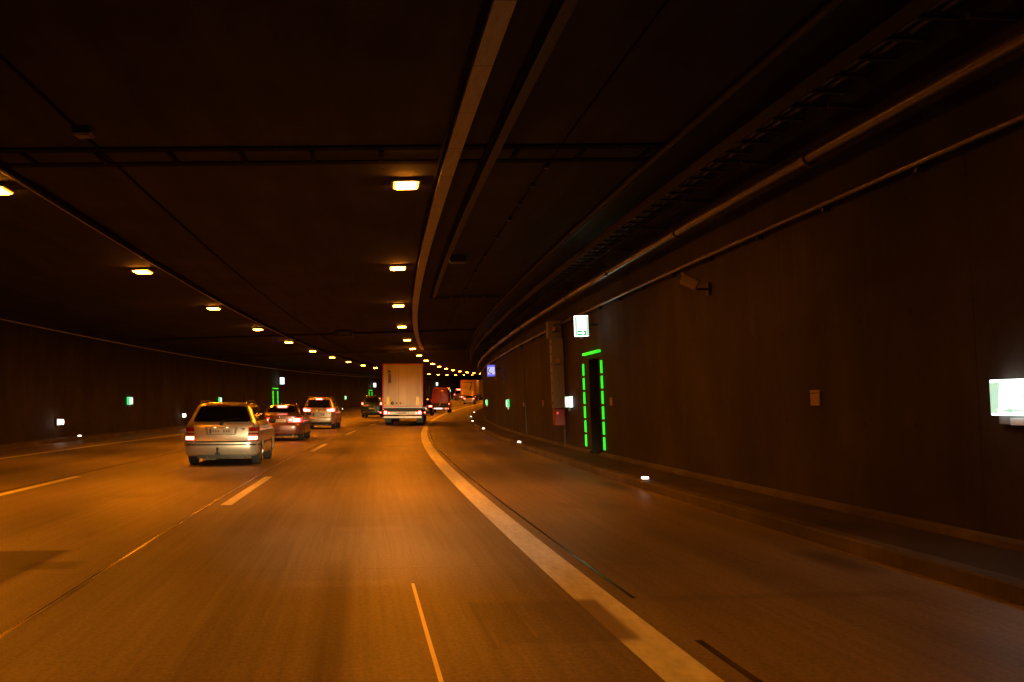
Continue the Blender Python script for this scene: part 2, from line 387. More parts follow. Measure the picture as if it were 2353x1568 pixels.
def repeat_part(g, name, mat, parent, mats):
    o = g.build(name, mat, parent); o.matrix_local = mats[0]
    for m in mats[1:]:
        c = o.copy(); COL.objects.link(c); c.parent = parent; c.matrix_local = m
def thing(name, mat4, label, cat, group=None):
    o = bpy.data.objects.new(name, None); o.empty_display_size = 0.3
    COL.objects.link(o); o.matrix_world = mat4
    return tag(o, label, cat, group)
def sheet(name, mat, nz, s0, s1, step=1.0, parent=None, swap=False, close=False):
    """ribbon(s) along the tunnel. nz: list of (n, z, v) section points"""
    S = list(np.arange(s0, s1, step)) + [s1]
    v, f, uv = [], [], []
    K = len(nz)
    for s in S:
        for (n, z, t) in nz:
            v.append(P(s, n, z)); uv.append((t, s) if swap else (s, t))
    for i in range(len(S) - 1):
        for k in range(K - 1 + (1 if close else 0)):
            a = i * K + k; b2 = i * K + (k + 1) % K
            f.append((a, b2, b2 + K, a + K))
    if close:
        f.append(tuple(range(K))); f.append(tuple((len(S) - 1) * K + k for k in reversed(range(K))))
    me = bpy.data.meshes.new(name); me.from_pydata([tuple(q) for q in v], [], f); me.update()
    ul = me.uv_layers.new(name="UVMap")
    for lp in me.loops: ul.data[lp.index].uv = uv[lp.vertex_index]
    me.materials.append(mat)
    o = bpy.data.objects.new(name, me); return link(o, parent)
def sweep_tube(name, mat, n, z, r, s0, s1, step=1.0, parent=None, seg=10, ceilrel=False):
    pts = [P(s, n, (ceil_z(n) - z) if ceilrel else z) for s in list(np.arange(s0, s1, step)) + [s1]]
    return MB().tube(pts, r, seg).build(name, mat, parent, smooth=True, sharp=60)

# ------------------------------------------------------------------ structure
S0, S1 = -30.0, 330.0
tag(sheet("road", M_ROAD, [(LK, 0, LK), (-8, 0, -8), (-4, 0, -4), (0, 0, 0), (RK, 0, RK)], S0, S1, 1.0, swap=True), kind='structure')
tag(sheet("ceiling", M_CEIL, [(n, ceil_z(n), n) for n in (-12.9, -9, -5, -1, 3, 5.8)], S0, S1, 1.0), kind='structure')
tag(sheet("kerb", M_KERB, [(RK, -0.05, 0), (RK, 0.125, 0.15), (RK + 0.02, 0.14, 0.17), (RK + 0.18, 0.14, 0.33)], S0, S1, 1.0), kind='structure')
tag(sheet("walkway", M_WALK, [(RK + 0.18, 0.136, 0), (RW + 0.7, 0.136, 1.2)], S0, S1, 1.0), kind='structure')
tag(sheet("kerb", M_KERB, [(LK, -0.05, 0), (LK, 0.125, 0.15), (LK - 0.02, 0.14, 0.17), (LK - 0.15, 0.14, 0.3)], S0, S1, 1.0), kind='structure')
tag(sheet("walkway", M_WALK, [(LK - 0.15, 0.136, 0), (LW - 0.05, 0.136, 0.6)], S0, S1, 1.0), kind='structure')

# left wall, with a slight plinth
tag(sheet("tunnel_wall", M_WALL, [(lw(z), z, z) for z in (0.0, 1, 2, 3, 4, 4.9)], S0, S1, 1.0),
    "dark concrete tunnel wall on the far left behind the traffic", "wall")
# right wall with the door niche cut in it
DS0, DS1, DH = 28.35, 29.75, 2.62
def right_wall():
    Sg = sorted(set([round(x, 3) for x in np.arange(S0, S1 + 0.5, 1.0)] + [DS0, DS1]))
    Zg = [0.0, 0.136, 1.0, 2.0, DH, 3.5, 4.4, 5.6]
    v, f, uv = [], [], []
    for s in Sg:
        for z in Zg: v.append(P(s, rw(z), z)); uv.append((s, z))
    K = len(Zg)
    for i in range(len(Sg) - 1):
        for k in range(K - 1):
            if Sg[i] >= DS0 - 1e-6 and Sg[i + 1] <= DS1 + 1e-6 and 1 <= k < Zg.index(DH): continue
            a = i * K + k; f.append((a, a + 1, a + 1 + K, a + K))
    dp = 0.55
    def quad(a, b, c, d):
        k = len(v)
        for (s, n, z, uu) in (a, b, c, d): v.append(P(s, n, z)); uv.append(uu)
        f.append((k, k + 1, k + 2, k + 3))
    for s in (DS0, DS1):
        quad((s, rw(.136), .136, (0, .136)), (s, rw(.136) + dp, .136, (dp, .136)), (s, rw(DH) + dp, DH, (dp, DH)), (s, rw(DH), DH, (0, DH)))
    quad((DS0, rw(DH), DH, (0, 0)), (DS1, rw(DH), DH, (1.4, 0)), (DS1, rw(DH) + dp, DH, (1.4, dp)), (DS0, rw(DH) + dp, DH, (0, dp)))
    quad((DS0, rw(.136) + dp, .136, (0, 0)), (DS1, rw(.136) + dp, .136, (1.4, 0)), (DS1, rw(DH) + dp, DH, (1.4, DH)), (DS0, rw(DH) + dp, DH, (0, DH)))
    return mesh_obj("tunnel_wall", v, f, M_WALL, None, uv)
tag(right_wall(), "dark streaked concrete tunnel wall along the right with the door niche", "wall")
# wall foot ledge on the right and on the left
o = sheet("wall_ledge", M_KERB, [(rw(0.13) - 0.07, 0.13, 0), (rw(0.2) - 0.07, 0.20, 0.07), (rw(0.22) + 0.0, 0.225, 0.15)], S0, DS0 - 0.03, 1.0)
tag(o, "pale concrete ledge at the foot of the right wall, near side of the door", "ledge", "wall foot ledges")
o = sheet("wall_ledge", M_KERB, [(rw(0.13) - 0.07, 0.13, 0), (rw(0.2) - 0.07, 0.20, 0.07), (rw(0.22) + 0.0, 0.225, 0.15)], DS1 + 0.03, S1, 1.0)
tag(o, "pale concrete ledge at the foot of the right wall, beyond the door", "ledge", "wall foot ledges")

# joints between wall cast sections (a slim groove cover) on the right wall
for s, lab in ((45.7, "dark vertical joint strip on the right wall beneath the blue SOS sign"),):
    t = thing("joint_strip", wall_matrix(s, 0.14, 1), lab, "joint strip")
    MB().box((0.012, 0, 2.4), (0.03, 0.12, 4.8)).build("cover", M_BLACK, t)
    MB().box((0.02, -0.13, 2.4), (0.03, 0.05, 4.8)).build("trim", M_WALL, t)

# ------------------------------------------------------------------ road markings
def ribbon_mark(n, w, s0, s1, z=0.004, mat=None, step=1.0, name="lane_marking"):
    return tag(sheet(name, mat or M_MARK, [(n - w / 2, z, 0), (n + w / 2, z, w)], s0, s1, step, swap=True), kind='structure')
ribbon_mark(1.74, 0.30, S0, 280, step=0.5)
ribbon_mark(-9.745, 0.22, S0, 300)
for k in range(-2, 12):
    a = 16.5 + 18.65 * k
    ribbon_mark(-1.90, 0.155, a, a + 6.4)
for k in range(-2, 12):
    a = 17.0 + 18.65 * k
    ribbon_mark(-5.671, 0.155, a, a + 6.4)
M_SEAL = fade_patch("joint_seal", (0.07, 0.062, 0.05), 0.25)
M_SEALB = fade_patch("bright_joint", (0.40, 0.36, 0.30), 0.25)
M_GLEAM = fade_patch("worn_bright_joint", (0.85, 0.80, 0.70), 0.3, 0.1)
M_PATCH = fade_patch("repair_patch", (0.145, 0.125, 0.105), 0.6)
ribbon_mark(-2.13, 0.022, S0, 120, 0.006, M_SEALB, name="road_joint")
ribbon_mark(-2.155, 0.016, S0, 120, 0.004, M_SEAL, name="road_joint")
ribbon_mark(-5.86, 0.03, S0, 120, 0.004, M_SEAL, name="road_joint")
ribbon_mark(2.03, 0.03, 8.2, 60, 0.004, M_SEAL, name="road_joint")
ribbon_mark(2.06, 0.05, 3, 6.7, 0.004, M_SEAL, 0.5, name="road_joint")
ribbon_mark(0.45, 0.026, 2, 9.1, 0.006, M_GLEAM, 0.5, name="road_joint")
ribbon_mark(0.85, 0.02, 6.6, 8.2, 0.005, M_SEALB, 0.4, name="road_joint")
ribbon_mark(0.82, 0.03, 6.6, 8.2, 0.004, M_PATCH, 0.4, name="road_joint")
ribbon_mark(1.11, 0.018, 6.9, 8.1, 0.005, M_SEALB, 0.4, name="road_joint")

# ------------------------------------------------------------------ ceiling services
# wide bright cable tray over the driver's lane
def box_sweep(name, mat, n0, n1, z0, z1, s0, s1, parent=None, rel=True, step=1.0):
    f = (lambda n, z: ceil_z(n) - z) if rel else (lambda n, z: z)
    return sheet(name, mat, [(n0, f(n0, z0), 0), (n1, f(n1, z0), .2), (n1, f(n1, z1), .3), (n0, f(n0, z1), .5)], s0, s1, step, parent, close=True)
def ribbed_metal():
    m, nt, b = _new("ribbed_tray_metal")
    sx = nt.nodes.new("ShaderNodeSeparateXYZ"); nt.links.new(_map(nt, "UV", (1, 1, 1)), sx.inputs[0])
    j = nt.nodes.new("ShaderNodeMath"); j.operation = 'PINGPONG'; nt.links.new(sx.outputs[0], j.inputs[0]); j.inputs[1].default_value = 1.0
    k = nt.nodes.new("ShaderNodeMath"); k.operation = 'PINGPONG'; nt.links.new(sx.outputs[1], k.inputs[0]); k.inputs[1].default_value = 0.0125
    w = _noise(nt, 5, 4, 0.6, _map(nt, "UV", (0.4, 3, 1)))
    c = _ramp(nt, w.outputs[0], [(0.3, (0.30, 0.28, 0.25)), (0.7, (0.46, 0.44, 0.40))]).outputs[0]
    c = _mix(nt, 1.0, c, _ramp(nt, j.outputs[0], [(0.0, (0.4, 0.4, 0.4)), (0.03, (1, 1, 1))]).outputs[0], 'MULTIPLY')
    c = _mix(nt, 0.7, c, _ramp(nt, k.outputs[0], [(0.0, (0.55, 0.55, 0.55)), (0.01, (1, 1, 1))]).outputs[0], 'MULTIPLY')
    nt.links.new(c, b.inputs["Base Color"]); b.inputs["Roughness"].default_value = 0.45; b.inputs["Metallic"].default_value = 0.35
    return m
M_TRAY = ribbed_metal()
t = thing("cable_tray", Matrix.Identity(4), "pale ribbed cable tray running lengthwise on the ceiling right of the lamps", "cable tray")
box_sweep("tray", M_TRAY, 1.20, 1.41, 0.0, 0.10, S0, 79, t)
sweep_tube("side_cable", M_SOOT, 1.15, 0.035, 0.03, S0, 79, parent=t, ceilrel=True)
t = thing("cable_tray", Matrix.Identity(4), "narrow dim cable tray on the ceiling ending at the cross tray", "cable tray")
box_sweep("tray", M_DIM2, 1.86, 1.99, 0.0, 0.07, S0, 39.2, t)
sweep_tube("side_cable", M_SOOT, 1.80, 0.04, 0.035, S0, 39.2, parent=t, ceilrel=True)
t = thing("cable_tray", Matrix.Identity(4), "thin cross cable tray on the ceiling above the shoulder", "cable tray")
for q, nm in ((39.2, "rail"), (39.75, "rail")):
    MB().tube([P(q, n, ceil_z(n) - 0.06) for n in (1.82, 2.6, 3.5, 4.4)], 0.025, 6).build(nm, M_BLACK, t)
for n in (1.9, 2.5, 3.1, 3.7, 4.3): MB().tube([P(39.2, n, ceil_z(n) - 0.06), P(39.75, n, ceil_z(n) - 0.06)], 0.02, 5).build("rung", M_BLACK, t)
t = thing("junction_box", ceil_matrix(28.6, 2.18), "small dark junction box on the ceiling beside the narrow tray", "junction box")
MB().box((0, 0, -0.09), (0.42, 0.35, 0.18), bev=0.015).build("case", M_BLACK, t); MB().box((0, 0, -0.19), (0.36, 0.29, 0.012)).build("cover", M_DGALV, t)
for i, (s, n) in enumerate(((17.6, 2.87), (19.2, 2.86), (21.0, 2.86), (22.8, 2.87), (25.3, 2.86), (28.5, 2.86), (32.0, 2.87), (37.0, 2.9))):
    lab = ["nearest", "second", "third", "fourth", "fifth", "sixth", "seventh", "farthest"][i] + " small dark clip of the row on the ceiling above the shoulder"
    t = thing("cable_clip", ceil_matrix(s, n), lab, "clip", "clips of the thin ceiling cable")
    MB().box((0, 0, -0.03), (0.09, 0.16, 0.06), bev=0.01).build("base", M_BLACK, t)
    MB().box((0, 0, -0.066), (0.05, 0.08, 0.012)).build("strap", M_DGALV, t)
tag(sweep_tube("ceiling_cable", M_SOOT, 2.87, 0.012, 0.010, S0, 70, ceilrel=True), "thin dark cable on the ceiling above the shoulder, through the clips", "cable")
tag(sweep_tube("ceiling_cable", M_SOOT, -3.667, 0.02, 0.018, S0, 110, ceilrel=True), "thin dark cable on the ceiling between the two lamp rows", "cable")
t = thing("ceiling_conduit", Matrix.Identity(4), "thick dark conduit on the ceiling just right of the left lamp row", "conduit")
sweep_tube("pipe", M_SOOT, -5.22, 0.06, 0.055, S0, 260, parent=t, ceilrel=True)
sweep_tube("edge_highlight", M_GALV, -5.31, 0.085, 0.010, S0, 120, parent=t, ceilrel=True, seg=6)  # thin bright tube standing in for the highlight along the conduit's left edge
t = thing("junction_box", ceil_matrix(15.1, -3.6), "small dark junction box on the thin ceiling cable, upper left", "junction box")
MB().box((0, 0, -0.05), (0.24, 0.3, 0.10), bev=0.02).build("case", M_BLACK, t); MB().box((0, 0, -0.105), (0.18, 0.22, 0.012)).build("cover", M_DGALV, t)
t = thing("junction_box", ceil_matrix(56.4, -2.25), "wide dark box under the ceiling between the lamp rows, farther away", "junction box")
MB().box((0, 0, -0.16), (0.85, 0.5, 0.30), bev=0.02).build("case", M_BLACK, t); MB().box((0, -0.255, -0.16), (0.6, 0.012, 0.18)).build("cover", M_DGALV, t)
# right-hand services
t = thing("ceiling_conduit", Matrix.Identity(4), "dark conduit high up at the outer edge of the ceiling, right side", "conduit")
sweep_tube("pipe", M_DIM, 4.45, 0.07, 0.06, S0, 260, parent=t, ceilrel=True)
box_sweep("soffit", M_BLACK, 4.6, 5.64, 0.0, 0.03, S0, 260, t)
t = thing("cable_ladder", Matrix.Identity(4), "dark cable ladder with rungs running above the big right-hand pipe", "cable ladder")
def zrel_tube(nm, n, z, r, mat, par, s1=260, seg=10): return sweep_tube(nm, mat, n, z, r, S0, s1, parent=par, seg=seg)
sheet("side_rail", M_DIM, [(4.80, 4.80, 0), (4.80, 4.96, .16), (4.825, 4.96, .2), (4.825, 4.80, .3)], S0, 260, 1.0, t, close=True)
sheet("side_rail", M_DIM, [(5.22, 4.80, 0), (5.22, 4.90, .16), (5.245, 4.90, .2), (5.245, 4.80, .3)], S0, 260, 1.0, t, close=True)
repeat_part(MB().box((0, 0, 0), (0.39, 0.07, 0.03)), "rung", M_DIM, t, [road_matrix(5 + 0.6 * k, 5.02, 4.82) for k in range(99)])
g = MB()
for s in np.arange(5 + 0.6 * 99, 120, 0.6):
    m4 = road_matrix(s, 5.02, 4.82); k = len(g.v); g.box((0, 0, 0), (0.39, 0.07, 0.03)); 
    for i in range(k, len(g.v)): g.v[i] = m4 @ g.v[i]
o = g.build("rungs", M_DGALV, t); tag(o, kind='stuff')
sweep_tube("loose_cable", M_BLACK, 4.93, 4.87, 0.035, S0, 260, parent=t, seg=7); sweep_tube("loose_cable", M_BLACK, 5.05, 4.875, 0.04, S0, 260, parent=t, seg=7)
repeat_part(MB().box((0, 0, 0), (0.6, 0.05, 0.05)), "bracket", M_DGALV, t, [road_matrix(s, 5.5, 4.78) for s in np.arange(3, 110, 3.0)])
t = thing("water_pipe", Matrix.Identity(4), "thick reddish pipe running along the top of the right wall", "pipe")
sweep_tube("pipe", M_PIPE, 5.36, 4.40, 0.075, S0, 260, parent=t, seg=14)
for s in np.arange(-5, 80, 6.0):
    m4 = road_matrix(s, 5.36, 4.40); q = MB(); q.lathe([(0.076, -0.05), (0.098, -0.05), (0.098, 0.05), (0.076, 0.05)], (0, 0, 0), 'y', 16)
    q.v = [m4 @ v for v in q.v]; q.build("coupling", M_PIPE, t, smooth=True)
t = thing("wall_conduit", Matrix.Identity(4), "thin conduit fixed on the right wall below the thick pipe", "conduit")
sweep_tube("pipe", M_PIPE, 5.60, 3.87, 0.034, S0, 31.0, parent=t, seg=10); sweep_tube("pipe", M_PIPE, 5.60, 3.87, 0.034, 31.6, 260, parent=t, seg=10)
repeat_part(MB().box((0, 0, -0.02), (0.09, 0.05, 0.12)), "bracket", M_BLACK, t, [road_matrix(s, 5.66, 3.87) for s in np.arange(3.6, 110, 2.4)])
t = thing("wall_conduit", Matrix.Identity(4), "thin bright cable along the top of the left wall", "conduit")
sweep_tube("pipe", M_GALV, -12.62, 4.30, 0.028, S0, 320, parent=t, seg=8)
tag(sweep_tube("handrail_pipe", M_GALV, -12.62, 4.66 - 0.12, 0.018, 120, 320, seg=6), "second thin bright cable just under the ceiling far along the left wall", "cable")

# expansion joint across the ceiling near the camera, and a finer one farther away
def ceiling_joint(s, w, label, n0=-12.2, n1=4.5, pitch=1.0, dark=0.22, dz=0.03):
    t = thing("expansion_joint", Matrix.Identity(4), label, "expansion joint", "expansion joints across the ceiling")
    def strip(nm, sa, sb, mat, z0, z1):
        ns = np.linspace(n0, n1, 9); v = []; f = []
        for n in ns:
            for (q, z) in ((sa, z0), (sb, z0), (sb, z1), (sa, z1)): v.append(P(q, n, ceil_z(n) - z))
        for i in range(len(ns) - 1):
            for k in range(4): a = i * 4 + k; b2 = i * 4 + (k + 1) % 4; f.append((a, b2, b2 + 4, a + 4))
        f += [(0, 1, 2, 3), tuple(len(v) - 4 + k for k in (3, 2, 1, 0))]
        mesh_obj(nm, v, f, mat, t, [(p.x, p.y) for p in v])
    strip("rail", s - w / 2 - dark, s - w / 2, M_SOOT, -0.01, dz)
    strip("rail", s + w / 2, s + w / 2 + dark, M_SOOT, -0.01, dz)
    strip("cover_plate", s - w / 2 + 0.001, s + w / 2 - 0.001, M_CEIL, -0.01, 0.012)
    repeat_part(MB().box((0, 0, -0.02), (0.07, w * 0.98, 0.05)), "divider", M_SOOT, t, [ceil_matrix(s, n) for n in np.arange(n0 + 0.45, n1, pitch)])
ceiling_joint(16.75, 0.72, "wide expansion joint across the near ceiling with dark edges and dividers")
ceiling_joint(58.5, 0.45, "thin expansion joint across the ceiling farther away", dark=0.3, pitch=2.0, dz=0.03)
# downstand where the ceiling is stepped; lit by the lamp in front of it
def downstand(s, drop, depth, label):
    v, f = [], []
    ns = np.linspace(-12.5, 4.2, 12)
    for n in ns:
        for (q, z) in ((s, -0.01), (s + 0.0, drop), (s + depth, drop), (s + depth, -0.01)): v.append(P(q, n, ceil_z(n) - z))
    for i in range(len(ns) - 1):
        for k in range(3): a = i * 4 + k; f.append((a, a + 1, a + 5, a + 4))
    f += [(0, 1, 2, 3), tuple(len(v) - 4 + k for k in (3, 2, 1, 0))]
    tag(mesh_obj("ceiling_beam", v, f, M_KERB, None, [(p.x, p.y) for p in v]), label, "beam")
downstand(79.2, 0.20, 0.5, "pale cross beam of the ceiling lit from behind the fifth lamp")

# ------------------------------------------------------------------ sodium lamps
LAMP_MESH = {}
def make_lamp():
    t = thing("ceiling_lamp", Matrix.Identity(4), "", "ceiling lamp", "sodium lamps in rows under the ceiling")
    MB().box((0, 0, -0.035), (0.50, 0.58, 0.07), bev=0.015).build("housing", M_GREY, t)
    g = MB(); g.prism([(-0.215, 0), (0.215, 0), (0.205, -0.02), (0.15, -0.035), (-0.15, -0.035), (-0.205, -0.02)], 'y', -0.25, 0.25)
    for i in range(len(g.v)): g.v[i] = g.v[i] + Vector((0, 0, -0.068))
    g.build("lens", M_LENSLIT, t, smooth=True, sharp=50)
    return t
lamp0 = make_lamp()
la = bpy.data.lights.new("lamp_light", 'AREA'); la.shape = 'RECTANGLE'; la.size = 0.40; la.size_y = 0.44
la.energy = LAMP_W; la.color = SODIUM; la.spread = math.radians(170)
first = [True]
lb_ = la.copy(); lb_.energy = LAMP_W * 0.12
def put_lamp(s, n, label, data=None):
    if first[0]: t = lamp0; first[0] = False
    else:
        t = lamp0.copy(); COL.objects.link(t)
        for ch in lamp0.children:
            if ch.type != 'MESH': continue
            c = ch.copy(); COL.objects.link(c); c.parent = t
    t.matrix_world = ceil_matrix(s, n)
    t["label"] = label
    L = bpy.data.objects.new("lamp_light", data or la); COL.objects.link(L); L.parent = t; L.location = (0, 0, -0.13)
ORD = ["nearest", "second", "third", "fourth", "fifth", "sixth", "seventh", "eighth", "ninth", "tenth", "eleventh", "twelfth", "thirteenth", "fourteenth",
       "fifteenth", "sixteenth", "seventeenth", "eighteenth", "nineteenth", "twentieth", "twenty-first", "twenty-second"]
SR = [18.8, 30.4, 42.1, 53.8, 65.6, 76.8, 89.3, 102.2, 114.1, 125.8, 138.2, 150.4, 162.9, 175.8, 188.5]
SL = [18.8, 29.9, 41.1, 52.6, 64.0, 75.6, 87.2, 98.7, 110.4, 121.5, 133, 145, 157, 169, 181, 193, 205, 217, 229, 241, 253]
for k, s in enumerate(SR): put_lamp(s, 0.672, "%s sodium lamp of the right row, over the driver's lane, counted from the camera" % ORD[k])
for k, s in enumerate(SL): put_lamp(s, -5.882, "%s sodium lamp of the left row, counted from the camera" % ORD[k])
for k, s in enumerate((200.5, 212.5, 224.5, 236.5)): put_lamp(s, 0.672, "%s sodium lamp of the right row, tiny, above the distant lorry" % ORD[k + 15])
for k, w_ in ((-16.6, "farther behind the camera"), (-4.8, "just behind the camera"), (7.0, "dim and almost overhead, above the frame")):
    put_lamp(k, 0.672, "sodium lamp of the right row %s" % w_, lb_ if k > -6 else None); put_lamp(k + 0.3, -5.882, "sodium lamp of the left row %s" % w_, lb_ if k > -6 else None)

# dipped headlamps of the car the picture is taken from: wide flat beams just above the road
for x in (-0.62, 0.55):
    d = bpy.data.lights.new("headlamp_beam", 'SPOT'); d.energy = HEAD_W; d.color = (1.0, 0.78, 0.38); d.spot_size = math.radians(7.4); d.spot_blend = 1.0; d.shadow_soft_size = 0.06
    o = bpy.data.objects.new("headlamp_beam", d); COL.objects.link(o); o.location = (x, 0.9, 0.66)
    o.rotation_euler = (math.radians(90 - 1.35), 0, math.radians(5.5)); o.scale = (3.2, 1, 1)

# ------------------------------------------------------------------ wall lamps, signs and boxes
def text_mesh(body, size, mat, parent, name, mat4, depth=0.001):
    c = bpy.data.curves.new(name, 'FONT'); c.body = body; c.size = size; c.align_x = 'CENTER'; c.align_y = 'CENTER'; c.extrude = depth
    o = bpy.data.objects.new(name, c); COL.objects.link(o)
    dg = bpy.context.evaluated_depsgraph_get(); me = bpy.data.meshes.new_from_object(o.evaluated_get(dg))
    bpy.data.objects.remove(o); me.materials.clear(); me.materials.append(mat); me.transform(mat4)
    q = bpy.data.objects.new(name, me); return link(q, parent)
def flat_poly(g, pts, m4, th=0.002):
    """pts in a face's own (x right, y up); extruded by th towards the viewer of that face"""
    k = len(g.v); n = len(pts)
    for d in (0, th):
        for (a, b) in pts: g.v.append(m4 @ Vector((a, b, d)))
    g.f.append(tuple(range(k, k + n))); g.f.append(tuple(range(k + 2 * n - 1, k + n - 1, -1)))
    for i in range(n): j = (i + 1) % n; g.f.append((k + i, k + j, k + n + j, k + n + i))
def face_cam(side, cx, cz, y):
    """matrix: face x to the viewer's right, y up, z out of the face towards oncoming drivers"""
    if side > 0: return Matrix(((-1, 0, 0, cx), (0, 0, 1, y), (0, 1, 0, cz), (0, 0, 0, 1)))     # +y local faces the camera
    return Matrix(((1, 0, 0, cx), (0, 0, -1, -y), (0, 1, 0, cz), (0, 0, 0, 1)))
def face_road(side, cy, cz, x):
    """matrix for a face looking out of the wall across the road"""
    return Matrix(((0, 0, 1, x), (1, 0, 0, cy), (0, 1, 0, cz), (0, 0, 0, 1)))
MAN = [  # running figure of the escape sign, in a 1 x 1 field
    [(.40, .30), (.52, .36), (.62, .52), (.50, .58), (.40, .44), (.28, .42), (.26, .35)],
    [(.50, .52), (.62, .50), (.66, .70), (.58, .76), (.46, .72), (.36, .58), (.42, .55), (.52, .66)],
    [(.60, .72), (.78, .60), (.82, .65), (.66, .78)],
    [(.58, .50), (.70, .42), (.72, .24), (.80, .18), (.83, .22), (.78, .28), (.78, .46), (.64, .58)]]
def circle_pts(cx, cy, r, n=14): return [(cx + r * math.cos(2 * math.pi * i / n), cy + r * math.sin(2 * math.pi * i / n)) for i in range(n)]
def add_man(m4, w, h, x0, y0, mat, parent, flip=False):
    g = MB()
    for pl in MAN + [circle_pts(.66, .86, .075)]:
        pts = [((x0 + (1 - a if flip else a) * w), y0 + b * h) for a, b in pl]
        flat_poly(g, pts, m4, 0.003)
    return g.build("pictogram", mat, parent)
def add_arrow(m4, cx, cy, w, h, mat, parent, right=True):
    sgn = 1 if right else -1
    pts = [(-.5, -.16), (.05, -.16), (.05, -.5), (.5, 0), (.05, .5), (.05, .16), (-.5, .16)]
    g = MB(); flat_poly(g, [(cx + sgn * a * w, cy + b * h) for a, b in pts], m4, 0.003); return g.build("arrow", mat, parent)

def exit_sign(s, z, off, side, w, h, label, right):
    t = thing("exit_sign", wall_matrix(s, z, side), label, "exit sign", "lit exit signs above the emergency doors")
    MB().box((off, 0, 0), (w, 0.10, h), bev=0.006).build("light_box", M_SIGNWHITE, t)
    F = face_cam(side, off, 0, 0.0505)
    g = MB(); flat_poly(g, [(-w * .5 + .004, -h * .5 + .01), (-w * .32, -h * .5 + .01), (-w * .32, h * .5 - .03), (-w * .5 + .004, h * .5 - .03)], F, .002)
    flat_poly(g, [(w * .34, -h * .5 + .01), (w * .5 - .004, -h * .5 + .01), (w * .5 - .004, h * .5 - .02), (w * .34, h * .5 - .02)], F, .002)
    g.build("edge_panel", M_SIGNSIDE, t)
    g = MB(); flat_poly(g, [(-w * .31, -h * .46), (w * .33, -h * .46), (w * .33, -h * .22), (-w * .31, -h * .22)], F, .002); g.build("green_panel", M_SIGNGREEN, t)
    add_arrow(F @ Matrix.Translation((0, 0, .002)), 0.0, -h * .34, w * .5, h * .2, M_SIGNWHITE, t, right)
    add_man(F, w * .62, h * .58, -w * .31, -h * .18, M_SIGNPALE, t, not right)
    MB().box((off * .45, 0, 0.02), (off * .9 - w * .45, 0.06, 0.06)).build("bracket", M_BLACK, t)
    MB().box((off, 0, -h * .5 - .035), (0.07, 0.05, 0.06)).build("lower_socket", M_GALV, t)
    return t
exit_sign(27.8, 3.40, 0.5, 1, 0.345, 0.52, "bright exit sign with arrow above the green-lit door on the right wall", True)
exit_sign(102.5, 3.24, 0.4, -1, 0.40, 0.60, "bright exit sign on the left wall above the green strips, behind the saloon", False)
exit_sign(167.0, 3.10, 0.4, -1, 0.42, 0.60, "bright exit sign on the left wall above the dark green van", False)
exit_sign(234.0, 2.95, 0.4, -1, 0.42, 0.66, "farthest bright exit sign on the left wall above the red van", False)

def escape_sign(s, z, side, L, h, label, end_mat=None, labelled=True):
    """flat lit box on the wall telling the way to the exits"""
    t = thing("escape_sign", wall_matrix(s, z, side), label, "escape sign", "lit escape route signs on the walls")
    MB().box((0.075, 0, 0), (0.11, L, h), bev=0.006).build("light_box", M_SIGNSIDE, t)
    R = face_road(side, 0, 0, 0.131)
    g = MB(); flat_poly(g, [(-L * .49, -h * .47), (L * .49, -h * .47), (L * .49, h * .47), (-L * .49, h * .47)], R, .002); g.build("front_panel", M_SIGNPALE, t)
    R2 = R @ Matrix.Translation((0, 0, .003))
    add_man(R2, L * .34, h * .8, -L * .42, -h * .38, M_SIGNWHITE, t)
    add_man(R2, L * .34, h * .8, L * .08, -h * .38, M_SIGNWHITE, t, True)
    add_arrow(R2, -L * .05, -h * .36, L * .30, h * .2, M_SIGNWHITE, t, True)
    y = (L * .5 + .001) * (1 if side > 0 else -1)
    MB().box((0.075, y, 0), (0.10, 0.014, h * .94)).build("end_lamp", end_mat or M_GREENLED, t)
    MB().box((0.06, 0, -h * .5 - .06), (0.06, 0.12, 0.09)).build("lower_lamp", M_GALV, t)
    return t
def near_sign(s, z, L, h, label):
    t = thing("escape_sign", wall_matrix(s, z, 1), label, "escape sign", "lit escape route signs on the walls")
    MB().box((0.075, 0, 0), (0.11, L, h), bev=0.006).build("light_box", M_SIGNWHITE, t)
    R = face_road(1, 0, 0, 0.131)
    # local y grows towards the camera: the photo's left edge of the sign is its far end (negative y)
    g = MB(); flat_poly(g, [(-L * .492, -h * .44), (-L * .36, -h * .44), (-L * .30, h * .42), (-L * .492, h * .42)], R, .002); g.build("green_edge", M_SIGNPALE, t)
    g = MB()
    for (a, b, y0, y1) in ((-.34, .1, -.09, -.075), (-.40, .46, -.27, -.26)):
        flat_poly(g, [(a * L, y0 * h), (b * L, y0 * h), (b * L, y1 * h), (a * L, y1 * h)], R, .003)
    g.build("green_lines", M_SIGNGREEN, t)
    R2 = R @ Matrix.Translation((0, 0, .003)); add_man(R2, L * .30, h * .6, L * .02, -h * .2, M_SIGNPALE, t); add_arrow(R2, -L * .05, -h * .36, L * .5, h * .15, M_SIGNPALE, t, False)
    MB().box((0.06, L * .12, -h * .5 - .055), (0.05, L * .7, 0.06)).build("label_holder", M_PLATE, t)
    MB().box((0.03, 0, -h * .5 - .03), (0.05, L, 0.10)).build("lower_housing", M_GREY, t)
    return t
near_sign(9.15, 1.49, 0.84, 0.32, "large bright white and green escape sign at the right edge of the picture")
escape_sign(33.0, 1.51, 1, 0.8, 0.32, "small white and green lit sign between the grey cabinet and the green-lit door", M_SIGNWHITE)
escape_sign(54.0, 1.47, 1, 0.6, 0.36, "thin green-lit sign on the right wall, nearer of the pair beyond the joint strip")
escape_sign(77.5, 1.47, 1, 0.6, 0.36, "thin green-lit sign on the right wall beneath the blue SOS sign")
escape_sign(56.4, 1.58, -1, 0.7, 0.36, "green-lit sign on the left wall in front of the silver estate")
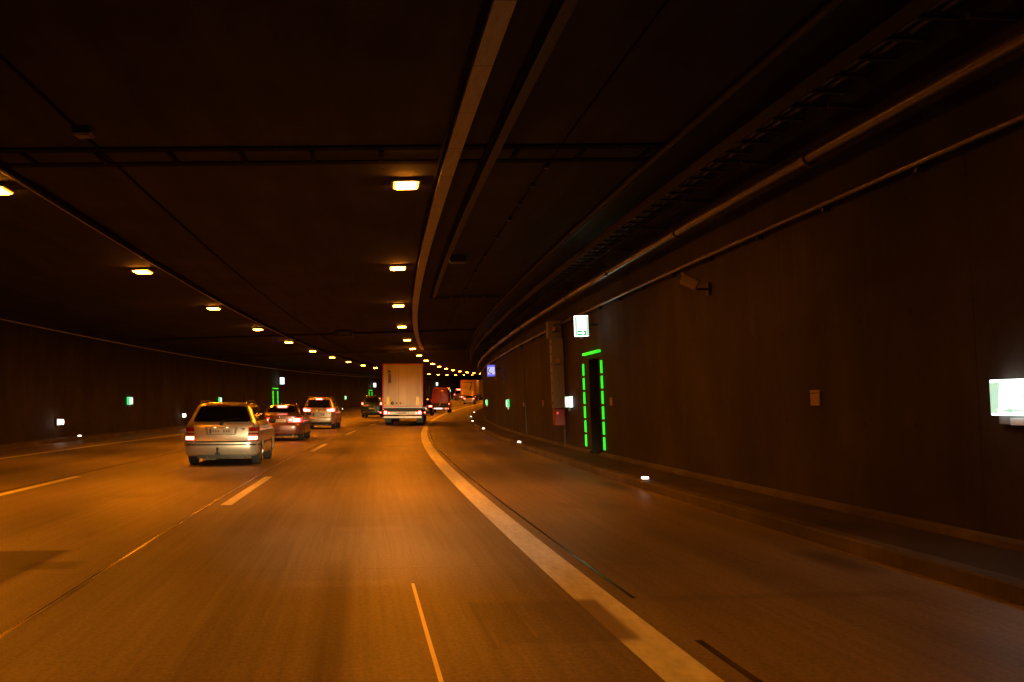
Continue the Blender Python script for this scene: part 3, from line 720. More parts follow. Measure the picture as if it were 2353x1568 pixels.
escape_sign(78.7, 1.62, -1, 0.6, 0.34, "green-lit sign just above the silver estate's roof")
escape_sign(144.0, 1.50, -1, 0.8, 0.42, "green-lit sign on the left wall right of the golden minivan")
escape_sign(252.0, 1.35, -1, 0.9, 0.50, "green-lit sign between the red van and the distant lorry")

# blue SOS telephone sign
t = thing("sos_sign", wall_matrix(59.5, 3.19, 1), "blue and white lit SOS sign with a telephone on the right wall", "sos sign")
MB().box((0.5, 0, 0), (0.41, 0.12, 0.60), bev=0.006).build("light_box", M_SOSBLUE, t)
F = face_cam(1, 0.5, 0, 0.0605)
g = MB(); flat_poly(g, [(-.185, -.19), (.185, -.19), (.185, .19), (-.185, .19)], F, .002); g.build("white_panel", M_SOSWHITE, t)
F2 = F @ Matrix.Translation((0, 0, .002))
arc = [(-.03 + .135 * math.cos(a), .0 + .155 * math.sin(a)) for a in np.linspace(math.radians(122), math.radians(262), 12)]
arci = [(-.03 + .095 * math.cos(a), .0 + .118 * math.sin(a)) for a in np.linspace(math.radians(262), math.radians(122), 12)]
g = MB(); flat_poly(g, arc + arci, F2, .003)
flat_poly(g, [(-.105, .145), (-.08, .175), (-.045, .160), (-.055, .105), (-.085, .10)], F2, .003); flat_poly(g, [(-.06, -.15), (-.01, -.175), (.055, -.14), (.045, -.10), (.0, -.105), (-.04, -.12)], F2, .003)
g.build("telephone", M_SOSINK, t)
text_mesh("SOS", 0.115, M_SOSTEXT, t, "lettering", F2 @ Matrix.Translation((0.09, 0.01, 0.002)))
MB().box((0.15, 0, 0.1), (0.3, 0.05, 0.05)).build("bracket", M_BLACK, t)

# emergency door in its niche with green light strips
t = thing("emergency_door", wall_matrix(29.05, 0.136, 1, -0.5), "dark emergency door in the right wall framed by green light strips", "door")
MB().box((0.0, 0, 1.22), (0.05, 1.30, 2.44)).build("door_leaf", plain("door_paint", (0.05, 0.06, 0.045), 0.45), t)
MB().box((0.045, 0.45, 1.05), (0.04, 0.12, 0.03)).build("handle", M_GALV, t)
g = MB(); g.box((0.03, -0.665, 1.24), (0.06, 0.06, 2.48)).box((0.03, 0.665, 1.24), (0.06, 0.06, 2.48)).box((0.03, 0, 2.46), (0.06, 1.27, 0.05)); g.build("frame", M_GREY, t)
xo = 0.5
for sy in (-1.40, 1.25):
    for k in range(6): MB().box((xo + 0.03, sy, 0.34 + k * 0.383 - 0.0), (0.05, 0.10, 0.318), bev=0.012).build("light_strip", M_GREENSTRIP, t)
    MB().box((xo + 0.004, sy, 1.30), (0.02, 0.13, 2.34)).build("strip_rail", M_BLACK, t)
MB().box((xo + 0.045, -0.05, 2.66), (0.09, 2.25, 0.065), bev=0.012).build("light_strip", M_GREENSTRIP, t)
def far_door(s, zb, label, wd=1.9, h=2.3):
    t = thing("emergency_door", wall_matrix(s, zb, -1, 0.0), label, "door", "emergency doors on the left wall")
    MB().box((0.02, 0, h / 2), (0.04, 1.1, h)).build("door_leaf", M_BLACK, t)
    for sy in (-wd / 2, wd / 2):
        for k in range(6): MB().box((0.05, sy, 0.2 + k * h / 6), (0.06, 0.24, h / 6 - 0.035)).build("light_strip", M_GREENSTRIP, t)
    MB().box((0.06, 0, h + 0.22), (0.14, wd, 0.07)).build("light_strip", M_GREENSTRIP, t)
far_door(101.0, 0.14, "emergency door with green strips on the left wall behind the saloon", 2.3, 2.2)
far_door(165.2, 0.14, "emergency door with green strips on the left wall above the dark green van", 2.6, 2.0)

# grey service cabinet column with bell box and red fire box
t = thing("service_cabinet", wall_matrix(34.3, 0.14, 1), "tall grey service cabinet column on the right wall left of the door", "cabinet")
MB().box((0.20, 0, 2.25), (0.36, 0.45, 2.13), bev=0.01).build("column", M_GREY, t)
g = MB()
for k in range(7): g.box((0.385, 0.1, 1.35 + k * 0.3), (0.03, 0.10, 0.06))
g.build("hinges", M_BLACK, t)
MB().lathe([(0.0, 0), (0.07, 0.01), (0.06, 0.05), (0.0, 0.07)], (0.2, 0.225, 2.62), 'y', 14).build("warning_lamp", M_BELL, t, smooth=True)
MB().box((0.2, 0.23, 2.52), (0.18, 0.03, 0.03)).build("lamp_base", M_BLACK, t)
t = thing("alarm_box", wall_matrix(34.3, 3.72, 1), "square grey alarm box with a small bell at the top of the service cabinet", "alarm box")
MB().box((0.26, 0, 0), (0.42, 0.4, 0.52), bev=0.02).build("case", M_GREY, t)
g = MB(); g.lathe([(0.001, -0.03), (0.075, -0.03), (0.06, 0.05), (0.035, 0.09), (0.001, 0.10)], (0.26, 0.245, 0.0), 'z', 16); g.build("bell", M_BELL, t, smooth=True)
MB().box((0.26, 0.21, -0.07), (0.18, 0.03, 0.05)).build("bell_base", M_BLACK, t); MB().box((0.24, 0.21, 0.13), (0.14, 0.03, 0.03)).build("hood", M_BLACK, t)
t = thing("fire_box", wall_matrix(34.3, 1.05, 1), "red fire alarm box beneath the grey service cabinet", "fire box")
MB().box((0.19, 0, 0), (0.34, 0.4, 0.52), bev=0.03).build("case", M_REDBOX, t)
MB().box((0.19, 0.205, 0.02), (0.24, 0.012, 0.36)).build("door_panel", M_REDBOX, t); MB().box((0.27, 0.215, 0.13), (0.04, 0.02, 0.06)).build("red_glint", glow("red_glint_lit", (1, 0.05, 0.04), 1.5), t)  # small glowing block imitates a red reflection on the box
MB().tube([(0.05, 0.1, -0.26), (0.05, 0.1, -0.86)], 0.03).build("feed_pipe", M_PIPE, t)

# small plates on the right wall, level with one another
for s, z, w, h, lab in ((26.8, 1.50, .34, .19, "small orange-brown plate right beside the green-lit door"), (13.9, 1.51, .30, .20, "larger orange-brown plate on the right wall left of the edge sign"),
                        (39.6, 1.48, .30, .19, "small orange-brown plate left of the grey cabinet"), (46.4, 1.42, .30, .18, "faint small plate on the right wall before the thin green signs"), (9.05, 1.02, .42, .055, "narrow orange-brown plate under the sign at the right edge")):
    t = thing("wall_plate", wall_matrix(s, z, 1), lab, "plate", "small plates on the right wall")
    MB().box((0.012, 0, 0), (0.02, w, h), bev=0.004).build("plate", plain("plate_ochre", (0.27, 0.175, 0.09), 0.5, var=0.25), t)
    MB().box((0.024, 0, h * .3), (0.004, w * .8, h * .06)).build("print_line", M_BLACK, t)
# camera in its housing
t = thing("surveillance_camera", wall_matrix(18.3, 3.47, 1), "boxy surveillance camera on a bracket high on the right wall", "camera")
mm = Matrix.Translation((0.34, 0.02, 0.0)) @ Matrix.Rotation(math.radians(-28), 4, 'Y') @ Matrix.Rotation(math.radians(-18), 4, 'Z')
g = MB(); g.box((0, 0, 0), (0.29, 0.15, 0.155), bev=0.012); g.v = [mm @ v for v in g.v]; g.build("housing", plain("camera_shell", (0.30, 0.25, 0.19), 0.4), t)
g = MB(); g.box((0.02, 0, 0.088), (0.35, 0.18, 0.012)); g.v = [mm @ v for v in g.v]; g.build("sun_shield", M_GREY, t)
g = MB(); g.lathe([(0.0, 0.145), (0.05, 0.145), (0.05, 0.155), (0.0, 0.157)], (0, 0, 0), 'x', 14); g.v = [mm @ v for v in g.v]; g.build("lens", M_GLASS, t, smooth=True)
g = MB(); g.tube([(0.02, 0.0, -0.12), (0.2, 0.0, -0.12), (0.3, 0.0, -0.04)], 0.02); g.box((0.02, 0, -0.12), (0.03, 0.12, 0.2)); g.build("bracket", M_BLACK, t)

# white road studs on the kerbs and marker lamps low on the left wall
def stud(s, side, label):
    n = RK + 0.085 if side > 0 else LK - 0.07
    t = thing("kerb_stud", road_matrix(s, n, 0.14), label, "kerb stud", "white lit studs along the kerbs")
    MB().box((0, 0, 0.012), (0.15, 0.15, 0.024), bev=0.006).build("base", M_GALV, t)
    MB().box((0, -0.01, 0.040), (0.11, 0.09, 0.032), bev=0.012).build("lens", M_STUD, t)
    return t
for s, lab in ((19.0, "nearest white stud on the right kerb, below the green-lit door"), (38.0, "second white stud on the right kerb, left of the red fire box"), (58.2, "third white stud on the right kerb, right of the white line's bend"),
               (78.7, "fourth white stud on the right kerb"), (96, "fifth white stud on the right kerb"), (118, "sixth and faintest white stud on the right kerb")): stud(s, 1, lab)
for s, lab in ((46.7, "white stud on the left kerb in front of the silver estate"), (138.7, "white stud on the left kerb just right of the golden minivan")): stud(s, -1, lab)
for s, z, w, lab in ((45.5, 0.74, .38, "large white marker lamp low on the left wall at the picture's left"), (67.8, 0.72, .30, "white marker lamp low on the left wall beside the silver estate's rear pillar")):
    t = thing("marker_lamp", wall_matrix(s, z, -1), lab, "marker lamp", "white marker lamps low on the left wall")
    MB().box((0.04, 0, 0), (0.08, 0.36, 0.30), bev=0.02).build("housing", M_GREY, t)
    g = MB(); g.box((0.11, -0.02, 0), (w, 0.10, 0.20), bev=0.045); g.build("lens", M_WALLLAMP, t, smooth=True, sharp=60)

# ------------------------------------------------------------------ vehicles
class Body:
    def __init__(s, tab, rr=0.22, rf=0.35, bow=0.05):
        s.t = np.array(tab, float); s.rr = rr; s.rf = rf; s.bow = bow
    def g(s, z): return [float(np.interp(z, s.t[:, 0], s.t[:, k])) for k in (1, 2, 3)]
    def rear_y(s, x, z):
        w, yr, yf = s.g(z); rr = min(s.rr, w * .6); ax = min(abs(x), w)
        y = yr + s.bow * (ax / w) ** 2 - s.bow * 0
        dx = ax - (w - rr)
        if dx > 0: y += rr - math.sqrt(max(rr * rr - dx * dx, 0))
        return y
    def front_y(s, x, z):
        w, yr, yf = s.g(z); rf = min(s.rf, w * .6); ax = min(abs(x), w); y = yf - 0.10 * (ax / w) ** 2
        dx = ax - (w - rf)
        if dx > 0: y -= rf - math.sqrt(max(rf * rf - dx * dx, 0))
        return y
    def ring(s, z):
        w, yr, yf = s.g(z); pts = []
        rr = min(s.rr, w * .6); rf = min(s.rf, w * .6)
        xs = [w * k / 6 * (1 - rr / w) for k in range(0, 7)] + [w - rr + rr * math.sin(a) for a in np.linspace(0, math.pi / 2, 7)[1:]]
        half = [(x, s.rear_y(x, z)) for x in xs]
        y0 = half[-1][1]; xf = [w - rf + rf * math.sin(a) for a in np.linspace(math.pi / 2, 0, 7)] + [w * k / 6 * (1 - rf / w) for k in range(5, -1, -1)]
        fr = [(x, s.front_y(x, z)) for x in xf]; y1 = fr[0][1]
        side = [(w, y0 + (y1 - y0) * k / 14) for k in range(1, 14)]
        R = half + side + fr
        return R + [(-x, y) for x, y in R[-2:0:-1]]
    def mesh(s, name, mat, parent, wheels=(), wr=0.34, zs=None):
        zs = zs if zs is not None else s.t[:, 0]
        v, f = [], []; K = None
        for z in zs:
            r = s.ring(z); K = len(r); v += [(x, y, z) for x, y in r]
        for i in range(len(zs) - 1):
            for k in range(K): a = i * K + k; b2 = i * K + (k + 1) % K; f.append((a, b2, b2 + K, a + K))
        f += [tuple(range(K)), tuple((len(zs) - 1) * K + k for k in reversed(range(K)))]
        o = mesh_obj(name, v, f, mat, None)
        for (y, w) in wheels:
            g = MB()
            for sd in (-1, 1): g.lathe([(wr, 0.0), (wr, 0.7)] if sd > 0 else [(wr, -0.7), (wr, 0.0)], (sd * (w - 0.30), y, wr - 0.04), 'x', 32)
            c = g.build("cut", M_BLACK)
            md = o.modifiers.new("b", 'BOOLEAN'); md.operation = 'DIFFERENCE'; md.object = c; md.solver = 'EXACT'
            dg = bpy.context.evaluated_depsgraph_get(); me = bpy.data.meshes.new_from_object(o.evaluated_get(dg)); o.modifiers.clear(); o.data = me
            bpy.data.objects.remove(c)
        o.parent = parent; me = o.data; me.name = name
        while len(me.materials) > 1: me.materials.pop()
        for p in me.polygons: p.use_smooth = True; p.material_index = 0
        me.set_sharp_from_angle(angle=math.radians(28))
        return o
    def rear_patch(s, name, mat, parent, z0, z1, xa, xb, off=0.006, nx=10, nz=5, th=0.02):
        """xa, xb: x limits at z0 and z1 as (lo, hi) pairs"""
        v, f = [], []
        for layer in (off, off - th):
            for i in range(nz + 1):
                q = i / nz; z = z0 + (z1 - z0) * q; a = xa[0] + (xa[1] - xa[0]) * q; b = xb[0] + (xb[1] - xb[0]) * q
                for k in range(nx + 1):
                    x = a + (b - a) * k / nx; v.append((x + (0.004 if x > 0 else -0.004) * (abs(x) > s.g(z)[0] - .05), s.rear_y(x, z) - layer, z))
        N = (nx + 1) * (nz + 1); W1 = nx + 1
        for i in range(nz):
            for k in range(nx): a = i * W1 + k; f.append((a, a + 1, a + 1 + W1, a + W1))
        rim = list(range(0, nx + 1)) + [i * W1 + nx for i in range(1, nz + 1)] + [nz * W1 + k for k in range(nx - 1, -1, -1)] + [i * W1 for i in range(nz - 1, 0, -1)]
        for i in range(len(rim)): a, b = rim[i], rim[(i + 1) % len(rim)]; f.append((a, b, b + N, a + N))
        return mesh_obj(name, v, f, mat, parent, smooth=True, sharp=30)
    def side_patch(s, name, mat, parent, side, z0, z1, ya, yb, off=0.006, ny=4, nz=4):
        v, f = [], []
        for layer in (off, off - 0.02):
            for i in range(nz + 1):
                q = i / nz; z = z0 + (z1 - z0) * q; a = ya[0] + (ya[1] - ya[0]) * q; b = yb[0] + (yb[1] - yb[0]) * q
                for k in range(ny + 1): v.append((side * (s.g(z)[0] + layer), a + (b - a) * k / ny, z))
        N = (ny + 1) * (nz + 1); W1 = ny + 1
        for i in range(nz):
            for k in range(ny): a = i * W1 + k; f.append((a, a + 1, a + 1 + W1, a + W1))
        rim = list(range(0, ny + 1)) + [i * W1 + ny for i in range(1, nz + 1)] + [nz * W1 + k for k in range(ny - 1, -1, -1)] + [i * W1 for i in range(nz - 1, 0, -1)]
        for i in range(len(rim)): a, b = rim[i], rim[(i + 1) % len(rim)]; f.append((a, b, b + N, a + N))
        return mesh_obj(name, v, f, mat, parent, smooth=True, sharp=30)
    def front_patch(s, name, mat, parent, z0, z1, xa, xb, off=0.008, nx=10, nz=4):
        v, f = [], []
        for i in range(nz + 1):
            q = i / nz; z = z0 + (z1 - z0) * q; a = xa[0] + (xa[1] - xa[0]) * q; b = xb[0] + (xb[1] - xb[0]) * q
            for k in range(nx + 1): x = a + (b - a) * k / nx; v.append((x, s.front_y(x, z) + off, z))
        W1 = nx + 1
        for i in range(nz):
            for k in range(nx): a = i * W1 + k; f.append((a, a + 1, a + 1 + W1, a + W1))
        return mesh_obj(name, v, f, mat, parent, smooth=True, sharp=30)

def wheel(parent, x, y, r, wd, sgn, rim=M_RIM):
    p = [(r - .05, -wd / 2), (r - .012, -wd / 2 + .012), (r, -wd / 2 + .035), (r, wd / 2 - .035), (r - .012, wd / 2 - .012), (r - .05, wd / 2), (r * .66, wd / 2 - .012), (r * .64, -wd / 2 + .012)]
    o = MB().lathe(p, (x, y, r), 'x', 32); o.f = o.f[:-2]
    k0 = 0; seg = 32; n = len(p)
    for j in range(seg): jj = (j + 1) % seg; o.f.append(((n - 1) * seg + j, (n - 1) * seg + jj, jj, j))
    w = o.build("wheel", M_RUBBER, parent, smooth=True, sharp=40)
    g = MB(); xo = x + sgn * (wd / 2 - .03)
    a, b = sorted((x - sgn * .03, xo - sgn * .03))
    g.lathe([(r * .655, a), (r * .655, b)], (0, y, r), 'x', 24)
    for i in range(5):
        t = 2 * math.pi * i / 5; m = Matrix.Rotation(t, 4, 'X'); k = len(g.v)
        g.box((0, 0, 0), (0.02, 0.07, r * .62))
        for q in range(k, len(g.v)): g.v[q] = Matrix.Translation((xo, y, r)) @ m @ (g.v[q] + Vector((0, 0, r * .31)))
    g.build("rim", rim, w); return w
def plate(parent, x, z, y, w=0.52, h=0.112, lit=True, smudge=True):
    o = MB().box((x, y - 0.008, z), (w, 0.012, h), bev=0.003).build("number_plate", M_PLATE, parent)
    MB().box((x - w * .455, y - 0.0155, z), (w * .085, 0.003, h * .94)).build("blue_band", M_PLATEBLUE, o)
    if smudge:
        g = MB()
        for k in range(7):
            if k == 3: continue
            g.box((x - w * .34 + k * w * .115, y - 0.0155, z), (w * .075, 0.002, h * .5))
        g.build("blurred_lettering", M_PLATEINK, o)
    return o
def ellip(parent, name, c, d, mat, seg=12):
    g = MB(); prof = [(max(0.001, 0.5 * math.sin(a)), -0.5 * math.cos(a)) for a in np.linspace(0, math.pi, 9)]
    g.lathe(prof, (0, 0, 0), 'x', seg); g.v = [Vector((v.x * d[0] + c[0], v.y * d[1] + c[1], v.z * d[2] + c[2])) for v in g.v]
    return g.build(name, mat, parent, smooth=True, sharp=80)

def paint(name, col, metal=0.45, rough=0.32): return plain(name, col, rough, metal, coat=0.9, var=0.05, scale=3)

def common(t, B, wh, wr, track, wheels_w=0.22, mirror=(1.0, 2.9), paintm=None, rim=M_RIM):
    for y in wh:
        for sd in (-1, 1): wheel(t, sd * (track), y, wr, wheels_w, sd, rim)
    w = B.g(mirror[0])[0]
    for sd in (-1, 1):
        ellip(t, "side_mirror", (sd * (w + .10), mirror[1], mirror[0] + .02), (.20, .12, .15), paintm or M_BLACK)
    zb = B.t[0, 0]
    g = MB(); g.box((0, (wh[0] + wh[1]) / 2, zb - .02), (0.9, wh[1] - wh[0] + 1.0, .06)); g.box((0, wh[0], zb - .03), (1.3, .09, .09)); g.build("underbody", M_BLACK, t)
def door_lines(t, B, z0, z1, ys, sd=1):
    for y in ys: B.side_patch("door_gap", M_BLACK, t, sd, z0, z1, (y, y), (y + .008, y + .008), off=0.0025, ny=1)

# --- silver estate
def silver_estate():
    B = Body([(.22, .78, .10, 4.30), (.26, .825, .045, 4.38), (.34, .845, .012, 4.43), (.45, .852, 0, 4.45), (.545, .855, 0.005, 4.45), (.555, .855, .05, 4.45), (.58, .855, .06, 4.44), (.70, .85, .062, 4.40), (.80, .845, .07, 4.25), (.86, .84, .075, 3.8), (.93, .828, .085, 3.35),
              (.985, .81, .10, 3.2), (1.03, .785, .14, 3.1), (1.12, .745, .20, 2.95), (1.25, .69, .285, 2.72), (1.37, .635, .36, 2.5), (1.42, .60, .385, 2.38), (1.45, .56, .43, 2.25), (1.475, .48, .56, 2.1), (1.485, .30, .8, 1.9)], rr=.20, bow=.045)
    P1 = paint("silver_paint", (0.52, 0.50, 0.46))
    t = thing("estate_car", road_matrix(27.1, -3.44, 0, -0.0), "silver estate car with roof rails and tow hook, nearest vehicle on the left", "car")
    wh = (0.86, 3.38)
    B.mesh("body", P1, t, [(wh[0], .85), (wh[1], .85)], .34)
    common(t, B, wh, .315, .735, .20, (1.0, 2.75), M_BLACK)
    rw_ = B.rear_patch("rear_window", M_GLASS, t, 1.035, 1.375, (-.655, -.53), (.655, .53), nx=14)
    B.rear_patch("window_seal", M_BLACK, t, 1.02, 1.39, (-.675, -.545), (.675, .545), off=.002, nx=14)
    MB().tube([(0.0, B.rear_y(0, 1.04) - .018, 1.045), (.02, B.rear_y(0, 1.06) - .02, 1.06), (.40, B.rear_y(.4, 1.10) - .018, 1.10)], .009, 6).build("wiper", M_BLACK, t)
    B.rear_patch("high_brake_lamp", M_REDLENS, t, 1.405, 1.425, (-.16, -.15), (.16, .15), off=.015)
    for sd in (-1, 1):
        a, b = (.60, .838) if sd > 0 else (-.838, -.60)
        L = B.rear_patch("taillight", M_REDLENS, t, .575, .895, (a, a + (.03 if sd > 0 else 0)), (b, b - (0 if sd > 0 else .03)), off=.012, nx=8)
        B.rear_patch("clear_band", M_CLEARLENS, L, .765, .80, (a + .015, a + .015), (b - .01, b - .01), off=.015, nx=8)
        B.rear_patch("clear_band", M_CLEARLENS, L, .70, .725, (a + .01, a + .01), (b - .01, b - .01), off=.015, nx=8)
        B.rear_patch("lit_lamp", M_TAILHOT, L, .60, .685, (a + .015, a + .015), (b - .015, b - .015), off=.016, nx=8)
    B.rear_patch("bumper_trim", M_BLACK, t, .475, .505, (-.85, -.85), (.85, .85), off=.010, nx=26)
    for sd in (-1, 1): B.side_patch("bumper_trim", M_BLACK, t, sd, .475, .505, (.24, .24), (.52, .52), off=.008)
    B.rear_patch("tailgate_gap", M_BLACK, t, .553, .575, (-.6, -.6), (.6, .6), off=.003, nx=14)
    for sd in (-1, 1): B.rear_patch("tailgate_gap", M_BLACK, t, .89, 1.02, (sd * .635 - .004, sd * .70 - .004), (sd * .635 + .004, sd * .70 + .004), off=.003, nx=1)
    RC = B.rear_patch("plate_recess", plain("recess_paint", (0.22, 0.21, 0.19), 0.4, .3), t, .72, .905, (-.33, -.38), (.33, .38), off=.005, nx=10)
    B.rear_patch("recess_lip", P1, RC, .735, .89, (-.30, -.31), (.30, .31), off=.008, nx=10)
    plate(t, 0, .805, B.rear_y(0, .8) - .012, .53, .115)
    for x in (-.14, .14): MB().box((x, B.rear_y(0, .89) - .022, .89), (.05, .02, .012)).build("plate_lamp", M_PLATELAMP, t)
    g = MB(); g.lathe([(0.0, -.012), (.036, -.010), (.042, 0), (.042, .01)], (0, B.rear_y(0, .985) - .012, .985), 'y', 20); o = g.build("badge", M_BLACK, t, smooth=True)
    g = MB(); g.lathe([(.040, -.004), (.048, -.012), (.050, .01), (.042, .01)], (0, B.rear_y(0, .985) - .012, .985), 'y', 20); g.build("badge_ring", M_CHROME, o, smooth=True)
    MB().box((.50, B.rear_y(.5, .85) - .006, .865), (.10, .006, .018)).box((.50, B.rear_y(.5, .82) - .006, .835), (.07, .006, .015)).build("type_lettering", M_CHROME, t)
    g = MB(); g.tube([(-.06, .22, .21), (-.06, .05, .20), (-.06, -.06, .23), (-.06, -.085, .30), (-.06, -.085, .36)], .02, 8); g.lathe([(.001, -.04), (.022, -.03), (.03, 0), (.022, .03), (.001, .04)], (-.06, -.085, .395), 'z', 12)
    g.box((-.06, -.06, .25), (.12, .03, .10)); g.build("tow_hook", M_BLACK, t, smooth=True)
    MB().box((-.0, .14, .20), (1.1, .07, .07)).box((.04, .04, .2), (.28, .08, .05)).build("tow_bar", M_BLACK, t)
    MB().tube([(-.30, .0, .20), (-.30, .4, .20)], .03, 8).box((-.28, .35, .19), (.30, .30, .12)).build("exhaust", M_DGALV, t)
    for sd in (-1, 1):
        g = MB(); g.tube([(sd * .53, .50, 1.44), (sd * .53, .60, 1.505), (sd * .54, 1.2, 1.52), (sd * .54, 1.9, 1.51), (sd * .53, 2.3, 1.45)], .017, 8); g.build("roof_rail", M_BLACK, t, smooth=True)
        for (za, zb, ya, yb) in ((1.04, 1.36, (.40, .58), (1.05, 1.02)), (1.04, 1.37, (1.12, 1.09), (1.98, 1.80)), (1.04, 1.36, (2.06, 1.88), (2.80, 2.35))): B.side_patch("side_window", M_GLASS, t, sd, za, zb, ya, yb)
        for y in (1.16, 2.02): B.side_patch("door_gap", M_BLACK, t, sd, .34, 1.02, (y, y), (y + .01, y + .01), off=.002, ny=1)
        for y in (1.35, 2.25): MB().box((sd * (B.g(.88)[0] + .02), y, .88), (.03, .16, .03), bev=.01).build("door_handle", P1, t)
        B.side_patch("side_moulding", M_BLACK, t, sd, .50, .545, (1.25, 1.25), (3.0, 3.0), off=.012)
        B.side_patch("sill", P1, t, sd, .25, .32, (1.22, 1.22), (3.02, 3.02), off=.02)
    B.front_patch("windscreen", M_GLASS, t, 1.06, 1.38, (-.66, -.52), (.66, .52))
    MB().tube([(.18, 2.0, 1.47), (.18, 1.85, 1.62)], .006, 5).build("aerial", M_BLACK, t)
silver_estate()

def saloon():
    B = Body([(.22, .78, .12, 4.45), (.28, .86, .03, 4.52), (.42, .885, 0, 4.56), (.60, .89, .01, 4.56), (.66, .89, .05, 4.54), (.72, .888, .07, 4.45), (.82, .88, .07, 4.3), (.90, .865, .075, 3.8), (.97, .845, .07, 3.35), (1.01, .81, .10, 3.2),
              (1.035, .76, .30, 3.1), (1.06, .73, .62, 3.02), (1.18, .68, .84, 2.8), (1.30, .62, 1.08, 2.58), (1.37, .57, 1.25, 2.42), (1.41, .50, 1.45, 2.25), (1.425, .32, 1.65, 2.0)], rr=.26, bow=.06)
    P1 = paint("glow_tinted_paint", (0.17, 0.068, 0.055))  # body colour reddened to stand in for the bloom of the brake lights
    t = thing("saloon_car", road_matrix(45, -3.98, 0), "saloon with glowing brake lights, their red put into its paint, between the estate and the minivan", "car")
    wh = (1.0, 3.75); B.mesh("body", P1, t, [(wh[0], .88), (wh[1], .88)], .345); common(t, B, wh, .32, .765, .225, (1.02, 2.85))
    B.rear_patch("rear_window", M_GLASS, t, 1.065, 1.365, (-.66, -.50), (.66, .50), nx=12)
    B.rear_patch("window_seal", M_BLACK, t, 1.055, 1.378, (-.68, -.515), (.68, .515), off=.002, nx=12)
    o = MB().box((0, 1.16, 1.345), (.44, .05, .075), bev=.02).build("high_brake_lamp", M_BRAKE, t)
    MB().box((0, 1.125, 1.345), (.36, .03, .06), bev=.012).build("lit_core", M_BRAKEHOT, o)
    for sd in (-1, 1):
        f = lambda a, b: (a, b) if sd > 0 else (-b, -a)
        a, b = f(.36, .86)
        L = B.rear_patch("taillight", M_BRAKE, t, .735, .905, (a, a), (b, b), off=.010, nx=10)
        a2, b2 = f(.54, .80); B.rear_patch("lit_lamp", M_BRAKEHOT, L, .745, .875, (a2, a2), (b2, b2), off=.02, nx=6)
        a3, b3 = f(.385, .50); B.rear_patch("lit_lamp", M_TAILHOT, L, .79, .865, (a3, a3), (b3, b3), off=.02, nx=4)
    plate(t, 0, .79, B.rear_y(0, .8) - .012, .52, .11)
    MB().box((0, B.rear_y(0, .66) - .008, .715), (.62, .016, .012)).build("chrome_strip", M_CHROME, t)
    ellip(t, "badge", (0, B.rear_y(0, .94) - .01, .935), (.08, .02, .08), M_CHROME)
    B.rear_patch("trunk_gap", M_BLACK, t, .645, .655, (-.62, -.62), (.62, .62), off=.004, nx=12)
    B.rear_patch("bumper_crease", M_CHROME, t, .345, .36, (-.7, -.7), (.7, .7), off=.006, nx=16)
    B.rear_patch("bumper_crease", M_BLACK, t, .40, .415, (-.72, -.72), (.72, .72), off=.004, nx=16)
    for x in (-.55, .55): MB().tube([(x, .0, .23), (x, .3, .23)], .035, 10).build("exhaust_pipe", M_CHROME, t)
    for sd in (-1, 1):
        for (za, zb, ya, yb) in ((1.06, 1.34, (1.15, 1.45), (2.02, 1.95)), (1.06, 1.34, (2.1, 2.02), (2.9, 2.45))): B.side_patch("side_window", M_GLASS, t, sd, za, zb, ya, yb)
        for y in (1.35, 2.06): B.side_patch("door_gap", M_BLACK, t, sd, .34, 1.02, (y, y), (y + .01, y + .01), off=.002, ny=1)
        for y in (1.5, 2.35): MB().box((sd * (B.g(.88)[0] + .02), y, .88), (.03, .17, .03), bev=.01).build("door_handle", M_CHROME, t)
    B.front_patch("windscreen", M_GLASS, t, 1.06, 1.36, (-.68, -.50), (.68, .50))
saloon()

